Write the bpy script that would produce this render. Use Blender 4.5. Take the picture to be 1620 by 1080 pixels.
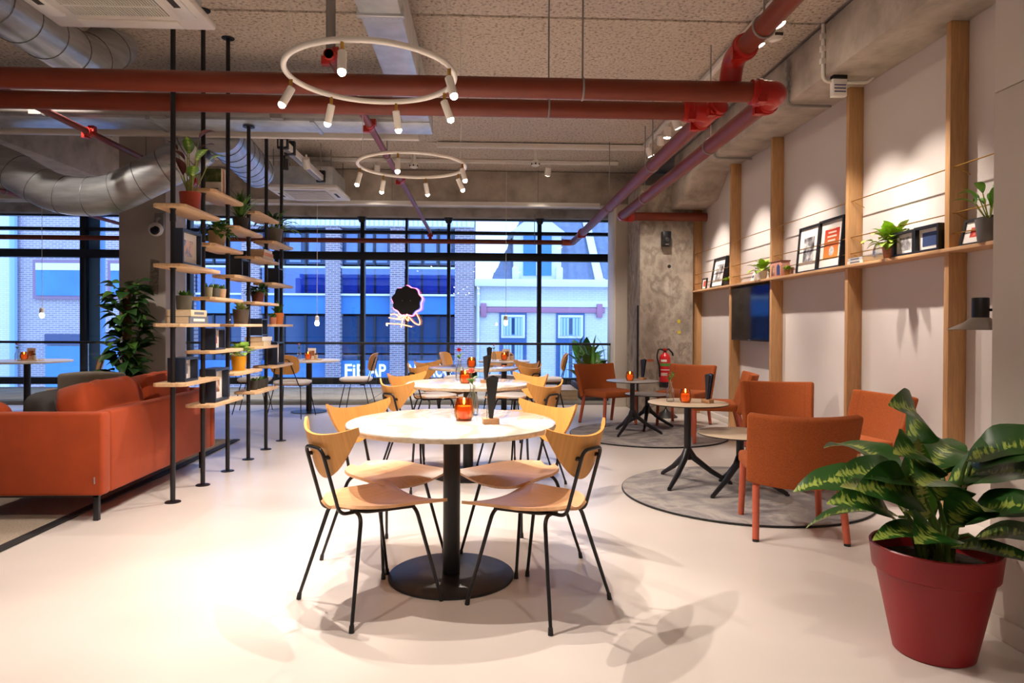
import bpy, bmesh, math, random
from mathutils import Vector, Matrix, Euler
R = math.radians
PI = math.pi
random.seed(7)
scene = bpy.context.scene
col = scene.collection
for o in list(bpy.data.objects):
    bpy.data.objects.remove(o)

# ---------------------------------------------------------------- camera
cam_data = bpy.data.cameras.new('camera')
cam = bpy.data.objects.new('camera', cam_data)
col.objects.link(cam)
yaw, pitch, roll = R(2.4), R(0.5), R(0.28)
fw = Vector((math.sin(yaw)*math.cos(pitch), math.cos(yaw)*math.cos(pitch), -math.sin(pitch)))
rt0 = Vector((math.cos(yaw), -math.sin(yaw), 0))
up0 = rt0.cross(fw)
rt = rt0*math.cos(roll) + up0*math.sin(roll)
up = up0*math.cos(roll) - rt0*math.sin(roll)
mw = Matrix((rt, up, -fw)).transposed().to_4x4()
mw.translation = (0, 0, 1.206)
cam.matrix_world = mw
cam_data.sensor_width = 36
cam_data.lens = 1075/1620*36
cam_data.shift_y = (524.88 - 540)/1620
cam_data.clip_end = 200
scene.camera = cam

# ---------------------------------------------------------------- world, exposure
world = bpy.data.worlds.new('dusk_sky')
scene.world = world
world.use_nodes = True
wn = world.node_tree
bg = wn.nodes['Background']
bg.inputs[0].default_value = (0.40, 0.59, 1.0, 1)
bg.inputs[1].default_value = 2.7
vs = scene.view_settings
vs.view_transform = 'Standard'
vs.look = 'None'
vs.exposure = 0.62
vs.gamma = 1.0
vs.use_curve_mapping = False
scene.cycles.caustics_reflective = False
scene.cycles.caustics_refractive = False
WARM = (1.0, 0.875, 0.76)
RING_W, WASH_W, HALL_W = 66, 150, 85

# ---------------------------------------------------------------- materials
MATS = {}
def srgb(h):
    h = h.lstrip('#')
    c = [int(h[i:i+2], 16)/255 for i in (0, 2, 4)]
    return tuple(x/12.92 if x <= .04045 else ((x+.055)/1.055)**2.4 for x in c)
def mat(name, colr, rough=.5, metal=0., var=0., vs_=20., stretch=(1, 1, 1), bump=0., bs=60., sheen=0., trans=0., coat=0., emit=0., spec=None, coord='Object', detail=4, dist=0.):
    if name in MATS: return MATS[name]
    m = bpy.data.materials.new(name); m.use_nodes = True
    nt = m.node_tree; N = nt.nodes; L = nt.links
    b = N['Principled BSDF']
    c = srgb(colr) if isinstance(colr, str) else colr
    b.inputs['Base Color'].default_value = (*c, 1)
    b.inputs['Roughness'].default_value = rough
    b.inputs['Metallic'].default_value = metal
    if spec is not None: b.inputs['Specular IOR Level'].default_value = spec
    if sheen:
        b.inputs['Sheen Weight'].default_value = sheen; b.inputs['Sheen Roughness'].default_value = .4
    if trans: b.inputs['Transmission Weight'].default_value = trans
    if coat: b.inputs['Coat Weight'].default_value = coat; b.inputs['Coat Roughness'].default_value = .08
    if emit:
        b.inputs['Emission Color'].default_value = (*c, 1); b.inputs['Emission Strength'].default_value = emit
    if var or bump:
        tc = N.new('ShaderNodeTexCoord'); mp = N.new('ShaderNodeMapping')
        mp.inputs['Scale'].default_value = stretch
        L.new(tc.outputs[coord], mp.inputs[0])
    if var:
        n = N.new('ShaderNodeTexNoise'); n.inputs['Scale'].default_value = vs_; n.inputs['Detail'].default_value = detail
        n.inputs['Distortion'].default_value = dist
        r = N.new('ShaderNodeValToRGB')
        r.color_ramp.elements[0].position = .3; r.color_ramp.elements[1].position = .7
        r.color_ramp.elements[0].color = (*[max(0, x*(1-var)) for x in c], 1)
        r.color_ramp.elements[1].color = (*[min(1, x*(1+var*.7)) for x in c], 1)
        L.new(mp.outputs[0], n.inputs[0]); L.new(n.outputs[0], r.inputs[0]); L.new(r.outputs[0], b.inputs['Base Color'])
    if bump:
        n2 = N.new('ShaderNodeTexNoise'); n2.inputs['Scale'].default_value = bs; n2.inputs['Detail'].default_value = 3
        bp = N.new('ShaderNodeBump'); bp.inputs['Strength'].default_value = bump; bp.inputs['Distance'].default_value = .01
        L.new(mp.outputs[0], n2.inputs[0]); L.new(n2.outputs[0], bp.inputs['Height']); L.new(bp.outputs[0], b.inputs['Normal'])
    MATS[name] = m
    return m
def thin_glass(name, tint=(1, 1, 1), refl=.06, rough=0.):
    if name in MATS: return MATS[name]
    m = bpy.data.materials.new(name); m.use_nodes = True
    nt = m.node_tree; N = nt.nodes; L = nt.links
    N.remove(N['Principled BSDF'])
    t = N.new('ShaderNodeBsdfTransparent'); t.inputs[0].default_value = (*tint, 1)
    g = N.new('ShaderNodeBsdfGlossy'); g.inputs['Roughness'].default_value = rough
    lw = N.new('ShaderNodeLayerWeight'); lw.inputs['Blend'].default_value = .25
    mr = N.new('ShaderNodeMapRange'); mr.inputs['To Min'].default_value = refl; mr.inputs['To Max'].default_value = .7
    mx = N.new('ShaderNodeMixShader')
    L.new(lw.outputs['Fresnel'], mr.inputs['Value']); L.new(mr.outputs[0], mx.inputs[0])
    L.new(t.outputs[0], mx.inputs[1]); L.new(g.outputs[0], mx.inputs[2])
    L.new(mx.outputs[0], N['Material Output'].inputs[0])
    MATS[name] = m
    return m
def ramp_mat(name, stops, rough, tex='noise', scale=6., detail=6., stretch=(1, 1, 1), dist=0., bump=0., bs=None, metal=0., coord='Object', spec=None):
    if name in MATS: return MATS[name]
    m = bpy.data.materials.new(name); m.use_nodes = True
    nt = m.node_tree; N = nt.nodes; L = nt.links
    b = N['Principled BSDF']; b.inputs['Roughness'].default_value = rough; b.inputs['Metallic'].default_value = metal
    if spec is not None: b.inputs['Specular IOR Level'].default_value = spec
    tc = N.new('ShaderNodeTexCoord'); mp = N.new('ShaderNodeMapping'); mp.inputs['Scale'].default_value = stretch
    L.new(tc.outputs[coord], mp.inputs[0])
    if tex == 'wave':
        t = N.new('ShaderNodeTexWave'); t.inputs['Detail'].default_value = detail; t.inputs['Distortion'].default_value = dist
        t.inputs['Detail Scale'].default_value = 1.5
    else:
        t = N.new('ShaderNodeTexNoise'); t.inputs['Detail'].default_value = detail; t.inputs['Distortion'].default_value = dist
    t.inputs['Scale'].default_value = scale
    L.new(mp.outputs[0], t.inputs[0])
    r = N.new('ShaderNodeValToRGB'); cr = r.color_ramp
    while len(cr.elements) < len(stops): cr.elements.new(.5)
    for e, (p, c) in zip(cr.elements, stops):
        e.position = p; e.color = (*(srgb(c) if isinstance(c, str) else c), 1)
    src = t.outputs['Fac'] if tex == 'wave' else t.outputs[0]
    L.new(src, r.inputs[0]); L.new(r.outputs[0], b.inputs['Base Color'])
    if bump:
        n2 = N.new('ShaderNodeTexNoise'); n2.inputs['Scale'].default_value = bs or scale*6; n2.inputs['Detail'].default_value = 4
        L.new(mp.outputs[0], n2.inputs[0])
        bp = N.new('ShaderNodeBump'); bp.inputs['Strength'].default_value = bump; bp.inputs['Distance'].default_value = .02
        L.new(n2.outputs[0], bp.inputs['Height']); L.new(bp.outputs[0], b.inputs['Normal'])
    MATS[name] = m
    return m
def brick_mat(name, c1, c2, mortar, scale=1., rot=(R(90), 0, 0)):
    m = bpy.data.materials.new(name); m.use_nodes = True
    nt = m.node_tree; N = nt.nodes; L = nt.links
    b = N['Principled BSDF']; b.inputs['Roughness'].default_value = .85
    tc = N.new('ShaderNodeTexCoord'); mp = N.new('ShaderNodeMapping'); mp.inputs['Rotation'].default_value = rot
    t = N.new('ShaderNodeTexBrick'); t.inputs['Scale'].default_value = scale
    t.inputs['Brick Width'].default_value = .22; t.inputs['Row Height'].default_value = .07; t.inputs['Mortar Size'].default_value = .012
    for i, c in ((1, c1), (2, c2), (3, mortar)): t.inputs[i].default_value = (*srgb(c), 1)
    L.new(tc.outputs['Object'], mp.inputs[0]); L.new(mp.outputs[0], t.inputs[0]); L.new(t.outputs[0], b.inputs['Base Color'])
    MATS[name] = m
    return m
def leaf_mat(name, base, light, half, amount=.55, rough=.35):
    # green blade, paler marbling near the midrib; local x runs across the blade
    m = bpy.data.materials.new(name); m.use_nodes = True
    nt = m.node_tree; N = nt.nodes; L = nt.links
    b = N['Principled BSDF']; b.inputs['Roughness'].default_value = rough
    tc = N.new('ShaderNodeTexCoord'); sx = N.new('ShaderNodeSeparateXYZ'); L.new(tc.outputs['Object'], sx.inputs[0])
    ab = N.new('ShaderNodeMath'); ab.operation = 'ABSOLUTE'; L.new(sx.outputs[0], ab.inputs[0])
    cx = N.new('ShaderNodeCombineXYZ')
    mr = N.new('ShaderNodeMapRange'); mr.inputs['From Max'].default_value = half; mr.inputs['To Min'].default_value = 1; mr.inputs['To Max'].default_value = 0
    L.new(ab.outputs[0], mr.inputs[0])
    mp = N.new('ShaderNodeMapping'); mp.inputs['Scale'].default_value = (1, 3.6, 1); mp.inputs['Rotation'].default_value = (0, 0, R(35)); L.new(ab.outputs[0], cx.inputs[0]); L.new(sx.outputs[1], cx.inputs[1]); L.new(cx.outputs[0], mp.inputs[0])
    n = N.new('ShaderNodeTexNoise'); n.inputs['Scale'].default_value = 2.4/half; n.inputs['Detail'].default_value = 3; L.new(mp.outputs[0], n.inputs[0])
    mu = N.new('ShaderNodeMath'); mu.operation = 'MULTIPLY'; L.new(mr.outputs[0], mu.inputs[0]); L.new(n.outputs[0], mu.inputs[1])
    r = N.new('ShaderNodeValToRGB'); r.color_ramp.elements[0].position = .52-amount*.25; r.color_ramp.elements[1].position = .62-amount*.25
    r.color_ramp.elements[0].color = (*srgb(base), 1); r.color_ramp.elements[1].color = (*srgb(light), 1)
    L.new(mu.outputs[0], r.inputs[0]); L.new(r.outputs[0], b.inputs['Base Color'])
    MATS[name] = m
    return m

FLOOR = ramp_mat('resin_floor', [(.3, '#cdc3bc'), (.7, '#d6cdc7')], .28, scale=1.2, detail=3, bump=.015, bs=3, spec=.4)
CEIL = ramp_mat('acoustic_spray', [(.33, '#9c8b7b'), (.43, '#cdbfb0'), (.62, '#dccfc1')], .95, scale=38, detail=3, bump=1.0, bs=38)
WALL = mat('wall_paint', '#d6cdc9', .85, var=.02, vs_=3)
PIERP = mat('pier_paint', '#c9beb2', .85, var=.02, vs_=3)
CONC = ramp_mat('raw_concrete', [(.2, '#857a70'), (.45, '#b3a79a'), (.62, '#c6baae'), (.8, '#a09488')], .9, scale=3.5, detail=9, bump=.5, bs=18)
CONC2 = ramp_mat('stained_column_concrete', [(.25, '#7a6f64'), (.42, '#a3978a'), (.52, '#b8ad9f'), (.6, '#94887b'), (.72, '#d0c6ba')], .9, scale=3.2, detail=12, stretch=(1.5, 1.5, 1.), bump=.6, bs=20)
CONCP = ramp_mat('painted_concrete', [(.3, '#b3aaa4'), (.7, '#c0b8b2')], .85, scale=3, detail=6, bump=.15, bs=12)
BLACK = mat('black_powder_coat', '#17161a', .38)
BLACKM = mat('black_satin', '#1c1a1b', .5)
DKFRAME = mat('window_black', '#14171d', .5)
BLUEFR = mat('window_blue_face', '#7fb8f0', .5)
WHITEP = mat('white_plastic', '#e9e3dc', .45)
WHITEM = mat('white_enamel', '#f2ede6', .35)
GREYP = mat('grey_conduit', '#8f8b88', .45)
GALV = ramp_mat('galvanised_steel', [(.3, '#b5bac0'), (.7, '#dadee2')], .33, scale=4, detail=3, stretch=(1, 1, 6), metal=.75)
GALVF = ramp_mat('galvanised_sheet', [(.3, '#c3c9ce'), (.7, '#dde2e6')], .38, scale=9, detail=3, metal=.75)
REDP = mat('sprinkler_red', '#782c13', .45, var=.1, vs_=5)
REDP2 = mat('sprinkler_dusty_red', '#7f3a36', .5, var=.1, vs_=5)
REDC = mat('coupling_red', '#b02018', .35)
OAK = mat('oak_veneer', '#c99a68', .5, var=.16, vs_=9, stretch=(9, 9, .7), detail=5)
OAKY = mat('oak_shelf_board', '#cfa274', .5, var=.14, vs_=9, stretch=(9, .7, 9), detail=5)
PINE = mat('pine_board', '#e0bb90', .55, var=.16, vs_=8, stretch=(8, .7, 8), detail=5)
PLYB = mat('plywood_back', '#dd9d52', .42, var=.12, vs_=9, stretch=(9, 1, .6), detail=4)
PLYS = mat('plywood_seat', '#d9a67a', .38, var=.12, vs_=9, stretch=(9, .6, 1), detail=4)
BLOCKW = mat('walnut_block', '#b0845c', .55, var=.2, vs_=12, stretch=(2, 9, 9))
MARBLE = ramp_mat('marble_top', [(.0, '#b5a89c'), (.25, '#cfc4ba'), (.6, '#dcd3ca'), (.8, '#c8bcb0'), (1., '#dad1c8')], .10, tex='wave', scale=1.1, detail=6, dist=9)
MARBLEE = ramp_mat('marble_edge', [(.25, '#c3a989'), (.6, '#dcc9ae')], .35, scale=30, detail=4)
LAMT = mat('laminate_beige', '#c8b299', .35)
LAMG = mat('laminate_grey', '#a8a4a4', .3)
ORANGE = mat('orange_wool', '#a04e1c', .95, var=.25, vs_=160, bump=.25, bs=300, sheen=.0)
ORANGEL = mat('orange_leg', '#b3543a', .55)
VELVET = mat('rust_velvet', '#9a3804', .85, var=.13, vs_=5, sheen=.12, bump=.05, bs=90)
RUGM = ramp_mat('mottled_grey_rug', [(.25, '#6f6a6c'), (.45, '#8f8989'), (.58, '#aaa29c'), (.75, '#7f7a7c')], .95, scale=3.2, detail=9, dist=1.6, bump=.4, bs=120)
RUGE = mat('rug_black_edge', '#191718', .7)
RUGB = ramp_mat('beige_rug', [(.3, '#9c8d7c'), (.7, '#b3a492')], .95, scale=90, detail=4, bump=.5, bs=200)
BRASS = mat('brass', '#c79a4b', .3, metal=1.)
CHAR = mat('charcoal_pot', '#3b3836', .7)
SOIL = mat('potting_soil', '#2b1e15', .95, bump=.8, bs=60)
TERRA = mat('terracotta', '#b4472f', .6, var=.08)
REDPOT = mat('red_plastic_pot', '#8f1018', .42)
PAPER = mat('paper_white', '#efe9e4', .8)
PAPERB = mat('book_pages', '#e6cfae', .85, var=.12, vs_=40, stretch=(1, 1, 12))
GLASSW = thin_glass('window_glass', (.93, .97, 1.0), .035)
GLASSB = thin_glass('balustrade_glass', (.95, .98, 1.0), .03)
GLASSV = thin_glass('bottle_glass', (.96, .98, .98), .06)
AMBER = thin_glass('amber_glass', (.97, .60, .24), .06, .05)
WAX = mat('candle_wax', '#e88a3a', .6, emit=.35)
FLAME = mat('flame', (1., .72, .35), .5, emit=14)
BULB = mat('lit_bulb', (1., .86, .66), .5, emit=30)
WPAD = mat('white_seat_fabric', '#e9e2df', .85, bump=.1, bs=200)
GREYF = mat('grey_upholstery', '#8b8276', .9, var=.06, vs_=80)
SCREEN = mat('tv_screen', '#0b0809', .08, spec=.5)
GREEN = mat('leaf_green', '#4f7a2c', .45, var=.3, vs_=25)
LIME = mat('leaf_lime', '#9fc23a', .5, var=.25, vs_=30)
DGREEN = mat('leaf_dark_green', '#2f5526', .4, var=.35, vs_=22)
STEMG = mat('stem_green', '#9aa548', .5)

# ---------------------------------------------------------------- mesh builder
class MB:
    def __init__(s): s.V = []; s.F = []
    def add(s, V, F):
        n = len(s.V); s.V += [tuple(v) for v in V]; s.F += [tuple(i+n for i in f) for f in F]; return s
    def box(s, x0, x1, y0, y1, z0, z1):
        V = [(x, y, z) for z in (z0, z1) for y in (y0, y1) for x in (x0, x1)]
        return s.add(V, [(0, 2, 3, 1), (4, 5, 7, 6), (0, 1, 5, 4), (2, 6, 7, 3), (0, 4, 6, 2), (1, 3, 7, 5)])
    def obox(s, c, size, rot=(0, 0, 0)):
        M = Euler(rot).to_matrix(); c = Vector(c); a, b, d = size[0]/2, size[1]/2, size[2]/2
        V = [c + M @ Vector((x, y, z)) for z in (-d, d) for y in (-b, b) for x in (-a, a)]
        return s.add(V, [(0, 2, 3, 1), (4, 5, 7, 6), (0, 1, 5, 4), (2, 6, 7, 3), (0, 4, 6, 2), (1, 3, 7, 5)])
    def tube(s, pts, r, seg=10, closed=False, caps=True):
        P = [Vector(p) for p in pts]; n = len(P)
        rs = r if isinstance(r, (list, tuple)) else [r]*n
        T = []
        for i in range(n):
            if closed: t = P[(i+1) % n]-P[i-1]
            elif i == 0: t = P[1]-P[0]
            elif i == n-1: t = P[-1]-P[-2]
            else: t = (P[i+1]-P[i]).normalized() + (P[i]-P[i-1]).normalized()
            T.append(t.normalized() if t.length > 1e-9 else Vector((0, 0, 1)))
        a = Vector((0, 0, 1)) if abs(T[0].z) < .9 else Vector((1, 0, 0))
        u = T[0].cross(a).normalized()
        V = []
        for i in range(n):
            u = (u - T[i]*u.dot(T[i]))
            u = u.normalized() if u.length > 1e-6 else T[i].orthogonal().normalized()
            w = T[i].cross(u)
            for k in range(seg):
                an = 2*PI*k/seg; V.append(P[i] + (u*math.cos(an) + w*math.sin(an))*rs[i])
        F = []
        m = n if closed else n-1
        for i in range(m):
            j = (i+1) % n
            for k in range(seg):
                l = (k+1) % seg; F.append((i*seg+k, i*seg+l, j*seg+l, j*seg+k))
        if caps and not closed:
            F.append(tuple(range(seg))[::-1]); F.append(tuple((n-1)*seg+k for k in range(seg)))
        return s.add(V, F)
    def cyl(s, p0, p1, r, r1=None, seg=16): return s.tube([p0, p1], [r, r if r1 is None else r1], seg)
    def lathe(s, prof, c=(0, 0, 0), seg=28, capb=True, capt=True):
        V = [(c[0]+r*math.cos(2*PI*k/seg), c[1]+r*math.sin(2*PI*k/seg), c[2]+z) for r, z in prof for k in range(seg)]
        F = []; n = len(prof)
        for i in range(n-1):
            for k in range(seg):
                l = (k+1) % seg; F.append((i*seg+k, i*seg+l, (i+1)*seg+l, (i+1)*seg+k))
        if capb: F.append(tuple(range(seg))[::-1])
        if capt: F.append(tuple((n-1)*seg+k for k in range(seg)))
        return s.add(V, F)
    def ball(s, c, size, e=1., nu=20, nv=12):
        def pw(x): return math.copysign(abs(x)**e, x)
        V = []; F = []
        for j in range(nv+1):
            ph = -PI/2 + PI*j/nv
            for i in range(nu):
                th = 2*PI*(i+.5)/nu
                V.append((c[0]+size[0]/2*pw(math.cos(ph))*pw(math.cos(th)), c[1]+size[1]/2*pw(math.cos(ph))*pw(math.sin(th)), c[2]+size[2]/2*pw(math.sin(ph))))
        for j in range(nv):
            for i in range(nu):
                k = (i+1) % nu; F.append((j*nu+i, j*nu+k, (j+1)*nu+k, (j+1)*nu+i))
        return s.add(V, F)
    def prism(s, poly, z0, z1):
        n = len(poly); V = [(x, y, z0) for x, y in poly] + [(x, y, z1) for x, y in poly]
        F = [tuple(range(n))[::-1], tuple(range(n, 2*n))] + [(i, (i+1) % n, n+(i+1) % n, n+i) for i in range(n)]
        return s.add(V, F)
    def sheet(s, nu, nv, fn, th=0.):
        # fn(u,v) with u,v in 0..1 gives a point; th>0 gives it thickness along its normal
        P = [[Vector(fn(i/nu, j/nv)) for i in range(nu+1)] for j in range(nv+1)]
        def idx(i, j): return j*(nu+1)+i
        F = [(idx(i, j), idx(i+1, j), idx(i+1, j+1), idx(i, j+1)) for j in range(nv) for i in range(nu)]
        V = [p for row in P for p in row]
        if th:
            nn = len(V); V2 = []
            for j in range(nv+1):
                for i in range(nu+1):
                    a = P[j][min(i+1, nu)]-P[j][max(i-1, 0)]; b = P[min(j+1, nv)][i]-P[max(j-1, 0)][i]
                    nrm = a.cross(b); nrm = nrm.normalized() if nrm.length > 1e-9 else Vector((0, 0, 1))
                    V2.append(P[j][i]-nrm*th)
            V += V2
            F += [tuple(nn+q for q in f)[::-1] for f in F]
            rim = [idx(i, 0) for i in range(nu)] + [idx(nu, j) for j in range(nv)] + [idx(nu-i, nv) for i in range(nu)] + [idx(0, nv-j) for j in range(nv)]
            for q in range(len(rim)):
                a, b = rim[q], rim[(q+1) % len(rim)]; F.append((b, a, nn+a, nn+b))
        return s.add(V, F)
    def mesh(s, name, m, bevel=0., smooth=True, ang=40, seg=2):
        me = bpy.data.meshes.new(name); me.from_pydata(s.V, [], s.F); me.validate()
        if bevel:
            bm = bmesh.new(); bm.from_mesh(me)
            bmesh.ops.remove_doubles(bm, verts=bm.verts, dist=1e-5)
            es = [e for e in bm.edges if len(e.link_faces) == 2 and e.calc_face_angle(0) > R(30)]
            bmesh.ops.bevel(bm, geom=es, offset=bevel, segments=seg, affect='EDGES', profile=.5, clamp_overlap=True)
            bm.to_mesh(me); bm.free()
        if smooth:
            me.polygons.foreach_set('use_smooth', [True]*len(me.polygons))
            me.set_sharp_from_angle(angle=R(ang))
        for q in (m if isinstance(m, (list, tuple)) else [m]): me.materials.append(q)
        me.update()
        return me
    def build(s, name, m, parent=None, loc=None, rot=None, **kw):
        return link(name, s.mesh(name, m, **kw), parent, loc, rot)
def link(name, me, parent=None, loc=None, rot=None):
    o = bpy.data.objects.new(name, me); col.objects.link(o)
    if parent is not None: o.parent = parent
    if loc is not None: o.location = loc
    if rot is not None: o.rotation_euler = rot
    return o
def tag(o, label=None, cat=None, group=None, kind=None):
    if label: o['label'] = label
    if cat: o['category'] = cat
    if group: o['group'] = group
    if kind: o['kind'] = kind
    return o
def thing(name, label, cat, loc=(0, 0, 0), rz=0., group=None):
    o = bpy.data.objects.new(name, None); col.objects.link(o)
    o.empty_display_size = .1
    o.location = loc; o.rotation_euler = (0, 0, rz)
    return tag(o, label, cat, group)
def struct(name, label=None, loc=(0, 0, 0)):
    o = bpy.data.objects.new(name, None); col.objects.link(o); o.location = loc
    return tag(o, label, kind='structure')
def copy_tree(o, parent=None):
    c = o.copy(); col.objects.link(c); c.parent = parent
    for ch in list(o.children): copy_tree(ch, c)
    return c
def place(proto, first, loc, rz, label, group=None):
    o = proto if first else copy_tree(proto)
    o.location = loc; o.rotation_euler = (0, 0, rz); o['label'] = label
    if group: o['group'] = group
    return o
def fillet(pts, r, n=5):
    P = [Vector(p) for p in pts]; out = [P[0]]
    for i in range(1, len(P)-1):
        a, b, c = P[i-1], P[i], P[i+1]
        d0 = (a-b); d1 = (c-b); q = min(r, d0.length*.45, d1.length*.45)
        s0 = b + d0.normalized()*q; s1 = b + d1.normalized()*q
        for k in range(n+1):
            t = k/n; out.append(s0*(1-t)**2 + b*2*t*(1-t) + s1*t**2)
    out.append(P[-1]); return out
def spot(name, loc, target, watts, parent=None, size=70, blend=.6, radius=.02, colr=WARM):
    l = bpy.data.lights.new(name, 'SPOT'); l.energy = watts; l.spot_size = R(size); l.spot_blend = blend; l.shadow_soft_size = radius; l.color = colr
    o = bpy.data.objects.new(name, l); col.objects.link(o)
    d = Vector(target)-Vector(loc)
    M = d.to_track_quat('-Z', 'Y').to_matrix().to_4x4(); M.translation = Vector(loc)
    if parent is not None:
        o.parent = parent; bpy.context.view_layer.update()
        o.matrix_world = M
    else: o.matrix_world = M
    return o

# ================================================================ the room shell
XL, XR, YB, YF, ZC = -9.2, 3.05, -4.0, 10.38, 3.55
tag(MB().box(XL, XR+.3, YB, YF, -.25, 0).build('floor', FLOOR), kind='structure')
cl = struct('ceiling', 'textured sprayed acoustic ceiling with panel joints')
MB().box(XL, XR+.3, YB, 13.2, ZC+.03, ZC+.2).build('slab', CONC, cl)
for y0, y1 in ((YB, 1.6), (1.625, 5.16), (5.19, 8.72), (8.74, 10.3)):
    MB().box(XL, 2.6, y0, y1, ZC, ZC+.04).build('ceiling_panel', CEIL, cl, bevel=.008)
tag(MB().box(XR, XR+.25, YB, 13.2, 0, ZC).build('wall_right', WALL), kind='structure')
tag(MB().box(XL-.2, XL, YB, 13.2, 0, ZC).build('wall_left', WALL), kind='structure')
tag(MB().box(XL, XR, YB-.2, YB, 0, ZC).build('wall_back', WALL), kind='structure')
# near pier at the right edge of the view, with its joint and baseboard
np_ = struct('wall_near_pier', 'plain beige wall pier with a thin joint')
MB().box(2.02, XR, YB, 2.62, 0, 2.135).build('wall_panel', PIERP, np_, bevel=.002)
MB().box(2.02, XR, YB, 2.62, 2.139, ZC).build('wall_panel', PIERP, np_, bevel=.002)
MB().box(2.005, 2.02, YB, 2.622, 0, .085).build('skirting', PIERP, np_, bevel=.003)
tag(MB().box(XR-.014, XR, 2.63, 9.4, 0, .075).build('baseboard_right', WHITEP, bevel=.003), kind='structure')
# concrete frame
beam = MB().box(2.62, XR, YB, 9.3, 3.14, ZC)
beam.add([(2.58, 8.35, 3.15), (XR, 8.35, 3.15), (2.58, 8.75, 2.86), (XR, 8.75, 2.86), (2.58, 9.3, 2.82), (XR, 9.3, 2.82), (2.58, 9.3, 3.16), (XR, 9.3, 3.16)],
         [(0, 2, 3, 1), (2, 4, 5, 3), (0, 6, 4, 2), (1, 3, 5, 7), (4, 6, 7, 5), (0, 1, 7, 6)])
tag(beam.build('beam_right', CONC, bevel=.02), 'rough board-marked concrete beam above the right wall', kind='structure')
bl = struct('beam_left', 'bare concrete ceiling beam in the upper left')
MB().box(-5.25, -4.8, 3.0, 10.3, 3.03, ZC).build('beam_run', CONC, bl, bevel=.02)
tag(MB().box(XL, XR, 10.3, 10.62, 3.04, ZC).build('beam_cross', CONC, bevel=.02), 'bare concrete cross beam before the window wall', kind='structure')
tag(MB().box(XL, XR, 12.6, 13.0, 3.215, ZC).build('beam_lintel', CONC, bevel=.02), 'concrete lintel above the window wall', kind='structure')
colm = struct('column_concrete', 'raw stained concrete column beside the right wall')
MB().box(2.15, 2.9, 9.3, 10.1, 0, 3.16).build('shaft', CONC2, colm, bevel=.015)
for (x, z, w, h, c) in ((2.56, 2.04, .05, .05, '#2a2522'), (2.70, 1.28, .045, .06, '#c9b63a'), (2.705, 1.13, .05, .05, '#c9b63a'), (2.3, .74, .12, .035, '#b8623f')):
    MB().prism([(x+w/2*math.cos(a*PI/5), z+h/2*math.sin(a*PI/5)) for a in range(10)], 0, .002).build('paint_mark', mat('mark'+c, c, .9), colm, rot=(R(90), 0, 0), loc=(0, 9.299, 0))
MB().tube([(2.145, 9.36, 0), (2.145, 9.36, 1.5)], .018, 8).build('cable_duct', BLACKM, colm)
pw = struct('wall_window_pier', 'plain painted wall pier beside the window')
MB().box(1.98, 2.36, 10.12, 10.62, 0, 3.04).build('pier', PIERP, pw, bevel=.004)
MB().box(1.955, 1.985, 10.14, 10.66, 0, 3.04).build('reveal', WHITEP, pw, bevel=.003)
lc = struct('column_painted', 'grey painted concrete column behind the sofa')
MB().box(-3.985, -3.48, 7.6, 8.12, 0, ZC).build('shaft', CONCP, lc, bevel=.012)
MB().prism([(x, z) for x, z in ((-3.66, 1.55), (-3.56, 1.53), (-3.55, 1.9), (-3.64, 1.92))], 0, .002).build('plaster_patch', mat('patch_grey', '#8f867f', .9, var=.4, vs_=30), lc, rot=(R(90), 0, 0), loc=(0, 7.599, 0))
# ledge beyond the floor edge
lg = struct('ledge', 'pale stone ledge running below the windows')
STONE = ramp_mat('pale_stone', [(.3, '#cbb99f'), (.55, '#e2d4bd'), (.75, '#d4c3a8')], .85, scale=2.2, detail=7, bump=.3, bs=14)
MB().box(XL, XR, 10.5, 12.8, -.3, .045).build('stone_slab', STONE, lg, bevel=.01)
for x in (-6.4, -4.1, -1.75, .5):
    MB().box(x, x+.012, 10.5, 12.8, .04, .048).build('slab_joint', mat('joint_dark', '#8d7d6b', .9), lg)
MB().box(XL, XR, YF, YF+.06, -.25, -.004).build('floor_edge_trim', mat('trim_grey', '#6f6a68', .6), lg)

# ================================================================ window wall
win = struct('window_1', 'tall black framed glazing overlooking the street')
WY = 12.9
mull = [(-9.15, .07), (-7.36, .09), (-5.45, .07), (-3.85, .07), (-2.265, .075), (-1.447, .045), (-.66, .06), (1.05, .075), (3.0, .09)]
for x, w in mull:
    m_ = MB().box(x-w/2, x+w/2, WY-.11, WY+.06, .08, 3.22).build('mullion', DKFRAME, win, bevel=.005)
for x, w in ((-7.21, .2), ):
    MB().box(x-w/2, x+w/2, WY+.02, WY+.2, .08, 3.22).build('mullion', BLUEFR, win, bevel=.005)
for z0, z1, d in ((.10, .225, .12), (2.43, 2.575, .12), (2.925, 2.985, .08), (3.19, 3.22, .08)):
    MB().box(-9.2, 3.05, WY-d, WY+.05, z0, z1).build('transom', DKFRAME, win, bevel=.006)
for i in range(len(mull)-1):
    xa = mull[i][0]+mull[i][1]/2; xb = mull[i+1][0]-mull[i+1][1]/2
    for z0, z1 in ((.225, 2.43), (2.575, 2.925), (2.985, 3.19)):
        MB().box(xa, xb, WY-.005, WY+.005, z0, z1).build('pane', GLASSW, win)
for x in (-2.265, -.66, 1.05):
    MB().cyl((x, WY-.16, 3.12), (x, WY-.16, 3.215), .05, .09, 10).build('mount', DKFRAME, win)

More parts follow.
